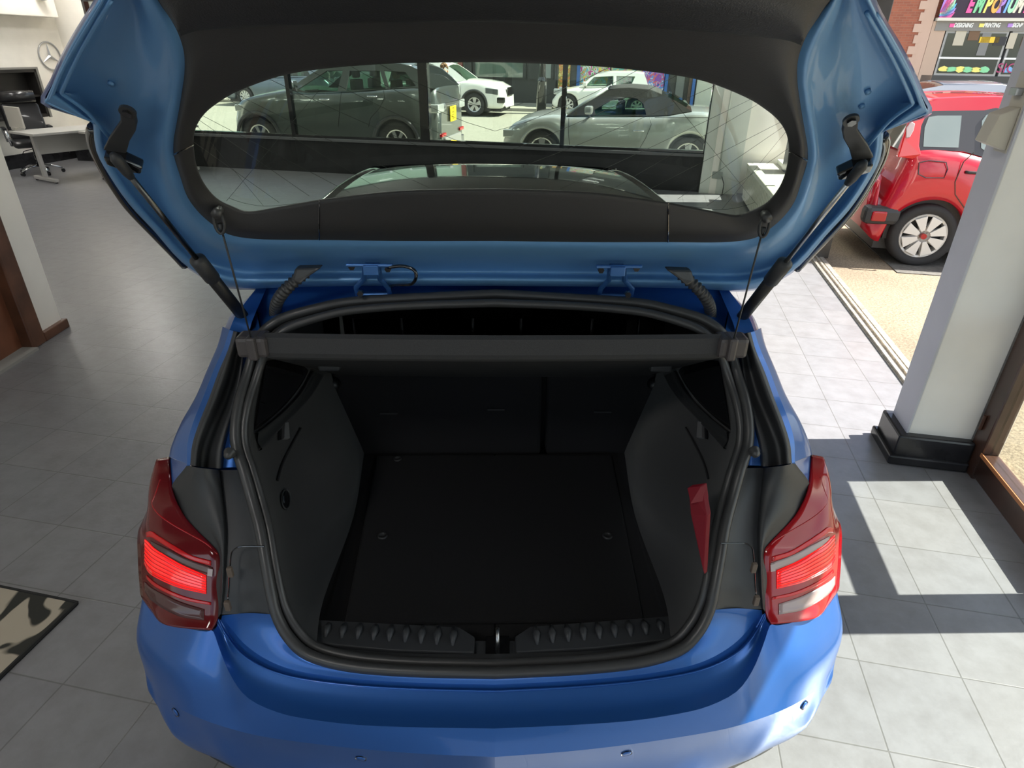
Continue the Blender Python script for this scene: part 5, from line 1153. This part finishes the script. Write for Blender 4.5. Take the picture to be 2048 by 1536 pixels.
for k in range(14):
    uu = ue0+.8+k*.42; zz_2 = zw0+.62+rnd2.random()*.5
    sb_(o, 'displayed_print', uu, uu+.18+rnd2.random()*.2, zz_2, zz_2+.2+rnd2.random()*.5, [mat('display cream', (.5, .45, .36), .6), mat('display brown', (.16, .09, .05), .6), mat('display grey', (.2, .2, .2), .6), mat('display dark', (.03, .03, .035), .5)][k % 4], -.02, -.005)
sb_(o, 'yellow_poster', ue0+1.6, ue0+2.2, zw0+1.2, zs1-.35, mat('yellow poster', (.85, .55, .05), .6), -.02, 0)
u_s = fu(1990, 145); Mx = Matrix.Translation((u_s-uc, -.03, fz_(1990, 145)-.07)) @ Matrix.Rotation(math.radians(90), 4, 'X'); textmesh('window_lettering', 'SIGNAGE', .42, mat('dark pink letters', (.4, .05, .15), .5), o, Mx, .004)
# the parade seen through the tailgate glass
uA = fu(930, 150)
PGS = -16
o = mk('pale_green_shop', 'pale green painted shop front with white framed windows behind the dark grey SUV', -16, uA-.3, 'shop'); PG = mat('pale green paint', (.45, .58, .46), .7)
sb_(o, 'wall', -26, uA-.02, .07, 8, PG, .05, 4)
for k in range(7):
    uu = uA-.5-2.4-k*3.2; f = sb_(o, 'window_frame', uu, uu+2.2, 1.0, 2.9, WL, 0, .1); sb_(o, 'pane', uu+.12, uu+2.08, 1.12, 2.78, mat('mint reflection glass', (.25, .36, .3), .1, coat=1.), -.02, .03, parent=f)
uB = fu(1112, 150)
sb_(o, 'downpipe', uA-.27, uA-.07, .07, 8, mat('dark red pipe', (.22, .06, .05), .5), -.1, .05)
o = mk('black_shop_front', 'black shop front with a wide reflecting window, behind the white SUV', uA, uB, 'shop')
BKF = mat('black shop paint', (.03, .033, .032), .45)
sb_(o, 'wall', uA, uB, .07, 8, BKF, .05, 4); sb_(o, 'pillar', uA, uA+.3, .07, 4, BKF, -.1, .1); 
f = sb_(o, 'window_frame', uA+.35, fu(1052, 150), .95, 2.9, BKF, -.03, .1); sb_(o, 'pane', uA+.45, fu(1051, 150)-.1, 1.0, 2.55, mat('green shop glass', (.12, .16, .13), .03, coat=1.), -.05, 0, parent=f)
f = sb_(o, 'window_frame', fu(1056, 150), uB-.1, .95, 2.9, BKF, -.03, .1); sb_(o, 'pane', fu(1088, 150), uB-.2, 1.0, 2.5, mat('grey shop glass', (.28, .31, .29), .1), -.05, 0, parent=f)
sb_(o, 'cornice', uA, uB, 2.75, 2.9, BKF, -.1, .1)
for k in range(3): sb_(o, 'yellow_notice', fu(1091, 140), fu(1096, 140), 1.7+k*.42, 1.98+k*.42, mat('yellow notice', (.8, .72, .25), .6), -.09, -.05)
def graffiti(name, cols, sc):
    m = bpy.data.materials.new(name); m.use_nodes = True; t = m.node_tree; tcn = t.nodes.new('ShaderNodeTexCoord'); n = t.nodes.new('ShaderNodeTexNoise'); n.inputs['Scale'].default_value = sc; n.inputs['Detail'].default_value = 1; n.inputs['Distortion'].default_value = 1.6
    r = t.nodes.new('ShaderNodeValToRGB'); r.color_ramp.interpolation = 'CONSTANT'; e = r.color_ramp.elements; e[0].position = 0; e[0].color = (*cols[0], 1); e[1].position = .34; e[1].color = (*cols[1], 1)
    for i, c_ in enumerate(cols[2:]): q = e.new(.34+.33*(i+1)/(len(cols)-1)); q.color = (*c_, 1)
    t.links.new(tcn.outputs['Object'], n.inputs['Vector']); t.links.new(n.outputs['Fac'], r.inputs['Fac']); t.links.new(r.outputs['Color'], t.nodes['Principled BSDF'].inputs['Base Color']); return m
uC = fu(1305, 160)
GR1 = graffiti('bright mural paint', [(.8, .75, .1), (.75, .15, .05), (.8, .8, .75), (.1, .5, .6), (.85, .4, .05), (.1, .45, .2), (.8, .78, .7), (.6, .05, .3)], 3.2)
GR2 = graffiti('blue red mural paint', [(.1, .2, .7), (.7, .1, .3), (.75, .7, .8), (.15, .3, .75), (.8, .15, .15), (.3, .1, .5)], 3.5)
o = mk('mural_shop', 'shop with bright painted mural panels and blue posts behind the white hatchback', uB, uC, 'shop'); BLP = mat('blue post paint', (.03, .13, .42), .4)
sb_(o, 'wall', uB+.02, fu(1428, 180)+.1, .07, 8, mat('dark shop wall', (.06, .06, .055), .6), .1, 4)
sb_(o, 'mural_panel', uB+.1, fu(1140, 150), .6, 2.1, graffiti('yellow mural paint', [(.75, .6, .05), (.75, .25, .05), (.3, .25, .05), (.8, .7, .2), (.7, .15, .05)], 4), 0, .1)
sb_(o, 'mural_panel', fu(1160, 150), fu(1219, 150), .3, 3, GR1, 0, .1)
sb_(o, 'mural_panel', fu(1222, 150), fu(1283, 150), .3, 2.2, graffiti('teal mural paint', [(.1, .4, .35), (.7, .2, .2), (.2, .5, .4), (.75, .6, .3), (.1, .3, .3)], 3), .03, .1)
sb_(o, 'mural_panel', fu(1284, 150), fu(1328, 165), .3, 1.75, GR2, -.02, .1)
for px_ in (1153, 1329, 1384): sb_(o, 'blue_post', fu(px_, 170), fu(px_+6, 170), .07, 3, BLP, -.12, .1)
sb_(o, 'grey_door', fu(1352, 170), fu(1368, 170), .07, 2.6, mat('grey door paint', (.16, .17, .16), .6), -.02, .1)
sb_(o, 'brown_post', fu(1376, 180), fu(1382, 180), .07, 3, mat('brown post paint', (.10, .06, .04), .6), -.05, .1)
f = sb_(o, 'cream_door', fu(1392, 180), fu(1428, 180), .07, 2.8, mat('cream door paint', (.62, .62, .52), .6), -.03, .1)
sb_(o, 'pane', fu(1400, 180), fu(1420, 180), 1.45, 2.4, SHOPGLASS, -.05, 0, parent=f)
o = mk('plain_terrace', 'plain dark terrace wall between the mural shop and the brick building', fu(1428, 180)+.2, ub0-3, 'building'); sb_(o, 'wall', fu(1428, 180)+.15, ub0-3.05, .07, 8, mat('brown brick wall', (.16, .08, .06), .8, noise=(6, .3)), .1, 4)
# lamp post on the near kerb of the far pavement
lp0 = atz(1082, 226, .0)
o = thing('lamp_post', (lp0[0], lp0[1], 0.0), 'black cast lamp post standing at the far kerb between the two white cars', 'lamp post')
meshobj('post_base', *lathe([(0, 0), (.17, 0), (.17, 1.0), (.175, 1.05), (.13, 1.15)], 'z', 24), BLACK, o, smooth=True)
meshobj('post_shaft', *lathe([(.12, 1.1), (.10, 2.5), (.075, 5.5), (0, 5.5)], 'z', 24), BLACK, o, smooth=True)
# ------------------------------------------------------------------ person behind the dark grey SUV
def skinmesh(name, pts, edges, radii, m, parent, sub=2):
    me = bpy.data.meshes.new(name); me.from_pydata(pts, edges, []); me.materials.append(m); o = link(name, me, parent)
    sk = o.modifiers.new('skin', 'SKIN'); sk.use_smooth_shade = True
    for i, r_ in enumerate(radii): me.skin_vertices[0].data[i].radius = r_ if hasattr(r_, '__len__') else (r_, r_)
    me.skin_vertices[0].data[0].use_root = True
    s_ = o.modifiers.new('sub', 'SUBSURF'); s_.levels = sub; s_.render_levels = sub; return o
SKIN = mat('skin', (.55, .25, .13), .5)
pp = atp(888, 135, (0, 15.5, 0), (0, 1, 0))
PO = thing('person', (pp[0], pp[1], -.02), 'person with curly brown hair and patterned top standing behind the dark grey SUV', 'person')
J = [(0, 0, .95), (0, 0, 1.10), (0, .01, 1.28), (0, .01, 1.42), (0, 0, 1.50), (0, -.02, 1.58),
     (.10, 0, .90), (.11, -.01, .50), (.11, .03, .08), (.11, -.12, .04), (-.10, 0, .90), (-.11, .02, .50), (-.11, .03, .08), (-.11, -.12, .04),
     (.18, .01, 1.40), (.24, .02, 1.14), (.22, -.12, .93), (.22, -.17, .86), (-.18, .01, 1.40), (-.24, .02, 1.14), (-.2, -.14, .95), (-.19, -.19, .88)]
Ed = [(0, 1), (1, 2), (2, 3), (3, 4), (4, 5), (0, 6), (6, 7), (7, 8), (8, 9), (0, 10), (10, 11), (11, 12), (12, 13), (3, 14), (14, 15), (15, 16), (16, 17), (3, 18), (18, 19), (19, 20), (20, 21)]
Rd = [(.16, .11), (.135, .10), (.16, .11), (.13, .09), .05, .05, .085, .055, .04, .035, .085, .055, .04, .035, .055, .042, .028, .03, .055, .042, .028, .03]
skinmesh('body', J, Ed, Rd, SKIN, PO)
head = skinmesh('head', [(0, 0, 1.53), (0, -.015, 1.60), (0, 0, 1.70)], [(0, 1), (1, 2)], [(.055, .06), (.072, .085), (.075, .09)], SKIN, PO)
meshobj('nose', *tube([(0, -.09, 1.66), (0, -.115, 1.625), (0, -.09, 1.615)], [.008, .014, .01], 8), SKIN, head, smooth=True)
for s in (-1, 1):
    meshobj('eye', *lathe([(0, -.008), (.009, -.004), (.012, .002)], 'y', 10), BLACK, head, loc=(s*.03, -.083, 1.66)); meshobj('ear', *tube([(s*.078, 0, 1.66), (s*.088, .01, 1.64), (s*.078, 0, 1.61)], .012, 8), SKIN, head, smooth=True)
meshobj('mouth', *tube([(-.02, -.088, 1.585), (0, -.094, 1.583), (.02, -.088, 1.585)], .005, 6), mat('lips', (.4, .1, .08), .5), head)
hb_ = MB(); rnd = random.Random(3)
for k in range(70):
    a, b = rnd.random()*6.283, rnd.random()*1.5; x, y, z = .085*math.cos(a)*math.cos(b), .01+.09*math.sin(a)*math.cos(b), 1.70+.085*math.sin(b)
    if y < -.05 and z < 1.73: continue
    P = [(x+.018*math.cos(t*2.2+k), y+.018*math.sin(t*2.2+k), z+.012*t-.01) for t in range(5)]; hb_.add(*tube(P, .011, 6))
hb_.build('hair', mat('curly brown hair', (.20, .10, .04), .7), PO, smooth=True)
TOPM = graffiti('black white pattern', [(.02, .02, .02), (.7, .7, .7), (.03, .03, .03), (.65, .65, .65), (.02, .02, .02)], 18)
tp = [[(math.cos(a)*rx_, math.sin(a)*ry_+.005, z) for a in np.linspace(0, 6.283, 20, endpoint=False)] for z, rx_, ry_ in ((.88, .19, .14), (1.05, .165, .13), (1.25, .19, .14), (1.38, .20, .125), (1.45, .12, .09), (1.48, .07, .07))]
meshobj('patterned_top', *grid(tp, True), TOPM, PO, smooth=True)
for s in (-1, 1): meshobj('sleeve', *tube([(s*.15, .01, 1.42), (s*.20, .01, 1.36), (s*.245, .02, 1.14), (s*.225, -.10, .97)], [.07, .068, .055, .042], 12), TOPM, PO, smooth=True)
for s in (-1, 1): meshobj('trouser_leg', *tube([(s*.09, 0, .93), (s*.11, -.005, .5), (s*.11, .03, .07)], [.115, .075, .06], 12), mat('dark trousers', (.03, .03, .04), .8), PO, smooth=True)
for s in (-1, 1): meshobj('shoe', *bx(s*.11-.045, s*.11+.045, -.17, .09, 0, .09), BLACK, PO, bevel=.03)
PO.scale = (.93, .93, .925)
# ------------------------------------------------------------------ things in the showroom
def onw(px, v, u=UL): return atp(px, v, B(u, 0, 0), EU)     # point on the left wall (or a plane parallel to it)
# wall emblem: three pointed star in a ring
c0 = onw(98, 112); rad = abs(onw(98, 84)[2]-onw(98, 140)[2])/2
W = Matrix.Translation(Vector(c0)+Vector(EU)*.02) @ Matrix(((EV[0], 0, EU[0], 0), (EV[1], 0, EU[1], 0), (0, 1, 0, 0), (0, 0, 0, 1)))
o = thing('wall_emblem', tuple(Vector(c0)+Vector(EU)*.02), 'silver three-pointed star in a ring on the white wall above the black cabinet', 'wall emblem')
Wr = W.copy(); Wr.translation = (0, 0, 0)
meshobj('ring', *xf(tube([(rad*math.cos(a), rad*math.sin(a), 0) for a in np.linspace(0, 6.2832, 48, endpoint=False)], rad*.055, 10, closed=True), Wr), STEEL, o, smooth=True)
for k in range(3):
    a = math.radians(90+120*k); ca, sa = math.cos(a), math.sin(a); tx, ty = -sa, ca; r0 = rad*.14
    V = [(rad*.97*ca, rad*.97*sa, 0), (r0*math.cos(a+1.047), r0*math.sin(a+1.047), 0), (r0*math.cos(a-1.047), r0*math.sin(a-1.047), 0), (0, 0, rad*.12), (0, 0, -.01)]
    meshobj('star_point', *xf((V, [(0, 1, 3), (0, 3, 2), (0, 4, 1), (0, 2, 4), (1, 4, 3), (2, 3, 4)]), Wr), STEEL, o)
# black open cabinet on the wall
a = onw(-60, 136, UL+.05); b = onw(58, 136, UL+.05); cc = onw(84, 232, UL+.05); zt, zb1 = b[2], cc[2]; v1 = v_of(cc); v0 = v1-2.3
BW = mat('black cabinet wood', (.02, .018, .017), .35)
o = thing('wall_cabinet', B(UL+.12, (v0+v1)/2, zb1), 'black open wall cabinet with one shelf behind the office chair', 'cabinet', -BA); hv = (v1-v0)/2; hz_ = zt-zb1
def cb(name, x0, x1, y0, y1, z0, z1, m, **kw): return meshobj(name, *bx(x0, x1, y0, y1, z0, z1), m, o, **kw)
cb('back_panel', -.12, -.10, -hv, hv, 0, hz_, BW)
for nm, q in (('side_panel', (-.12, .12, hv-.06, hv, 0, hz_)), ('side_panel', (-.12, .12, -hv, -hv+.06, 0, hz_)), ('top_panel', (-.12, .12, -hv, hv, hz_-.06, hz_)), ('bottom_panel', (-.12, .12, -hv, hv, 0, .05)), ('shelf', (-.10, .09, -hv, hv, hz_*.42, hz_*.42+.03))): cb(nm, *q, BW, bevel=.006)
cb('frame_edging', .10, .13, hv-.02, hv+.02, -.01, hz_+.02, mat('grey edging', (.25, .24, .22), .4)); cb('frame_edging', .10, .13, -hv, hv, hz_-.01, hz_+.02, MATS['grey edging'])
# white overhead wall unit, ledge
p = onw(113, 35, UL+.3); o = thing('wall_mounted_box', B(UL+.15, v_of(p)-1.2, p[2]), 'white boxed panel high on the wall above the star emblem', 'wall unit', -BA)
meshobj('panel', *bx(-.15, .15, -1.3, 1.25, 0, 1.0), WHITEP, o, bevel=.01); meshobj('wall_lamp', *lathe([(0, 0), (.07, 0), (.09, -.1), (0, -.12)], 'z', 16), WHITEP, o, loc=(.2, .95, .35))
zl = float(atp(150, 268, B(0, VBL-.5, 0), EV)[2])
o = tag(meshobj('wall_ledge', *bb(UL+.02, -9.62, VBL-.5, VBL-.02, zl-.05, zl), WHITEP, None, bevel=.008), 'narrow white ledge running along the alcove wall beyond the folding table', 'ledge')
S('wall_ledge_boxing', bb(UL+.0, -9.62, VBL-.4, VBL, 0.3, zl-.06), WHITEP)
# training table: T foot, slanted leg, top, modesty panel
def table(loc, rz, label, grp=None):
    o = thing('folding_table', loc, label, 'table', rz, grp); GT = mat('beige laminate', (.42, .41, .38), .5); GM = mat('grey metal frame', (.40, .39, .37), .4)
    for x in (-.65, .65):
        meshobj('foot', *bx(x-.03, x+.03, -.32, .32, .02, .07), GM, o, bevel=.008); meshobj('leg', *bx(x-.025, x+.025, -.04, .04, .07, .70), GM, o, bevel=.006)
        for y in (-.29, .29): meshobj('glide', *cyl((x, y, 0), (x, y, .03), .02, 10), PLAST, o)
    meshobj('table_top', *bx(-.8, .8, -.36, .36, .70, .735), GT, o, bevel=.006); meshobj('modesty_panel', *bx(-.62, .62, -.02, 0, .40, .68), GT, o, bevel=.004)
    return o
f0, f1 = atz(62, 357, 0), atz(128, 370, 0); mid = (np.array(f0)+np.array(f1))/2; rz = math.atan2(f1[1]-f0[1], f1[0]-f0[0])-math.pi/2
off = np.array([math.cos(rz), math.sin(rz), 0])*-.65
t1 = table(tuple(mid+off), rz, 'grey folding table with T shaped feet in front of the office chair')
f2 = atz(212, 346, 0)
t2 = copy_tree(t1); t2.location = tuple(np.array(f2)+np.array([.85, -.15, 0])); t2.rotation_euler.z = rz+.05; t2['label'] = 'second grey folding table mostly hidden behind the left wing of the tailgate'
# laptop stand screen on the table
q = atp(75, 262, (mid+off), (0, 1, 0))
o = thing('desk_screen', (mid[0]-.33, mid[1]+.22, .735), 'beige backed screen standing on the folding table', 'screen', rz+math.pi/2)
meshobj('screen_panel', *bx(-.22, .22, -.015, .015, .03, .33), mat('beige plastic', (.48, .46, .41), .5), o, bevel=.008); meshobj('stand', *bx(-.08, .08, -.06, .06, 0, .04), MATS['beige plastic'], o, bevel=.004)
# office chair
LEA = mat('black leather', (.018, .018, .02), .28, coat=.3)
cpos = atz(84, 347, 0)
o = thing('office_chair', (cpos[0], cpos[1], 0), 'black leather swivel office chair with chrome five-star base beside the folding table', 'chair', math.radians(-50))
for k in range(5):
    a = 2*math.pi*k/5+.2; ca, sa = math.cos(a), math.sin(a)
    l_ = meshobj('base_arm', *tube([(0, 0, .13), (.16*ca, .16*sa, .125), (.31*ca, .31*sa, .075)], [.035, .026, .018], 10, sq=.6), CHROME, o, smooth=True)
    meshobj('castor', *cyl((.31*ca-.02*sa, .31*sa+.02*ca, .03), (.31*ca+.02*sa, .31*sa-.02*ca, .03), .03, 16), BLACK, o)
meshobj('gas_column', *tube([(0, 0, .12), (0, 0, .3), (0, 0, .3), (0, 0, .42)], [.03, .03, .022, .022], 14), BLACK, o, smooth=True)
meshobj('tilt_lever', *tube([(.05, 0, .40), (.16, -.16, .38), (.19, -.2, .33)], .006, 6), BLACK, o)
V, Fc = bx(-.27, .27, -.27, .27, .43, .54); meshobj('seat', V, Fc, LEA, o, bevel=.045, smooth=True)
V, Fc = prism([(-.22, -.24, .50), (-.30, -.26, 1.02), (-.27, -.22, 1.08), (-.18, -.20, .55)], (0, 0, 0), (0, .50, 0)); meshobj('backrest', V, Fc, LEA, o, bevel=.04, smooth=True)
meshobj('head_cushion', *tube([(-.28, -.22, 1.16), (-.28, .26, 1.16)], .085, 14), LEA, o, smooth=True)
for s in (-1, 1):
    ar = meshobj('armrest', *tube([(-.22, s*.29, .50), (-.18, s*.31, .70), (.10, s*.31, .70), (.18, s*.30, .60), (.10, s*.28, .47)], .022, 10), CHROME, o, smooth=True); meshobj('arm_pad', *bx(-.16, .12, s*.31-.03, s*.31+.03, .70, .735), LEA, ar, bevel=.012)
# patterned rug, lower left
rg = bpy.data.materials.new('cream and black rug'); rg.use_nodes = True; t = rg.node_tree; tcn = t.nodes.new('ShaderNodeTexCoord'); n = t.nodes.new('ShaderNodeTexNoise'); n.inputs['Scale'].default_value = 3.2; n.inputs['Detail'].default_value = 1.5; n.inputs['Distortion'].default_value = 1.4
mp = t.nodes.new('ShaderNodeMapping'); mp.inputs['Scale'].default_value = (2.2, .8, 1); mp.inputs['Rotation'].default_value = (0, 0, .6); r = t.nodes.new('ShaderNodeValToRGB'); r.color_ramp.elements[0].position = .475; r.color_ramp.elements[0].color = (.02, .02, .016, 1); r.color_ramp.elements[1].position = .5; r.color_ramp.elements[1].color = (.34, .30, .235, 1)
t.links.new(tcn.outputs['Object'], mp.inputs['Vector']); t.links.new(mp.outputs['Vector'], n.inputs['Vector']); t.links.new(n.outputs['Fac'], r.inputs['Fac']); t.links.new(r.outputs['Color'], t.nodes['Principled BSDF'].inputs['Base Color']); t.nodes['Principled BSDF'].inputs['Roughness'].default_value = .95
ra, rb, rc2 = np.array(atz(155, 1208, 0)), np.array(atz(0, 1176, 0)), np.array(atz(0, 1358, 0))
e1 = (rb-ra)/np.linalg.norm(rb-ra); e2 = (rc2-ra); e2 = e2-e1*np.dot(e1, e2)*0; e2 = e2/np.linalg.norm(e2)
o = thing('rug', tuple(ra), 'cream and black patterned rug lying on the tiles at the lower left', 'rug'); pile = [(0, 0, .001), tuple(e1*1.5+[0, 0, .001]), tuple(e1*1.5+e2*1.1+[0, 0, .001]), tuple(e2*1.1+[0, 0, .001])]
meshobj('pile', *prism(pile, (0, 0, 0), (0, 0, .010)), rg, o)
bnd = MB()
for a_, b_ in zip(pile, pile[1:]+pile[:1]):
    bnd.add(*tube([np.array(a_)+[0, 0, .006], np.array(b_)+[0, 0, .006]], .008, 6))
bnd.build('binding', mat('dark binding', (.012, .012, .012), .9), o)
# box on the right column
p = atp(2000, 250, B(1.485, 0, 0), EU)
p = atp(2008, 262, B(0, 3.125, 0), EV)
o = thing('wall_fitting', B(1.49, 3.2, p[2]), 'beige plastic box fitted on the white column by the sliding door', 'wall fitting', -BA)
meshobj('backplate', *bx(-.012, 0, -.06, .055, -.09, .22), mat('beige box plastic', (.50, .46, .38), .45), o, bevel=.004)
meshobj('housing', *prism([(-.012, -.055, -.08), (-.10, -.055, -.05), (-.08, -.055, .06), (-.012, -.055, .09)], (0, 0, 0), (0, .10, 0)), MATS['beige box plastic'], o, bevel=.004)
meshobj('latch', *bx(-.04, -.012, -.03, .03, .13, .16), STEEL, o, bevel=.003)
# conduit, socket and cable on the far white column
p = atp(1370, 345, B(0, VB-.08, 0), EV); pu = u_of(atp(1437, 345, B(0, VB-.08, 0), EV)); pz = float(atp(1437, 350, B(0, VB-.08, 0), EV)[2])
o = thing('wall_socket', B(pu, VB-.08, pz), 'grey double socket with conduit on the far white column', 'socket', -BA)
meshobj('socket_plate', *bx(-.09, .06, -.03, 0, -.05, .05), mat('grey socket plastic', (.30, .33, .30), .5), o, bevel=.006)
meshobj('conduit', *cyl((.0, -.012, .05), (.0, -.012, 2.9), .014, 10), mat('pale conduit', (.5, .54, .48), .5), o, smooth=True)
meshobj('cable', *tube([(.05, -.02, 0), (.10, -.05, -.12), (.10, -.06, -.25), (.08, -.08, -.36)], .007, 6), BLACK, o, smooth=True)
# slatted radiator along the low wall, seen through the glass
r0 = B(1.45, 7.6); 
o = thing('slatted_radiator', B(UR-.42, 8.8, 0), 'white slatted radiator along the low wall at the right, seen through the tailgate glass', 'radiator', -BA)
RW = mat('off white radiator', (.62, .62, .52), .5); meshobj('top_grille', *bx(-.07, .05, -1.2, 1.2, .46, .52), RW, o, bevel=.01)
for k in range(24): meshobj('fin', *bx(-.06, .0, -1.16+k*.1, -1.12+k*.1, .06, .46), RW, o, bevel=.008)
meshobj('bottom_rail', *bx(-.06, .04, -1.2, 1.2, .03, .07), RW, o, bevel=.01); meshobj('back_plate', *bx(.04, .055, -1.2, 1.2, .05, .46), BLKT, o)
for y in (-1.1, 1.1): meshobj('foot', *bx(-.05, .04, y-.02, y+.02, 0, .04), RW, o)
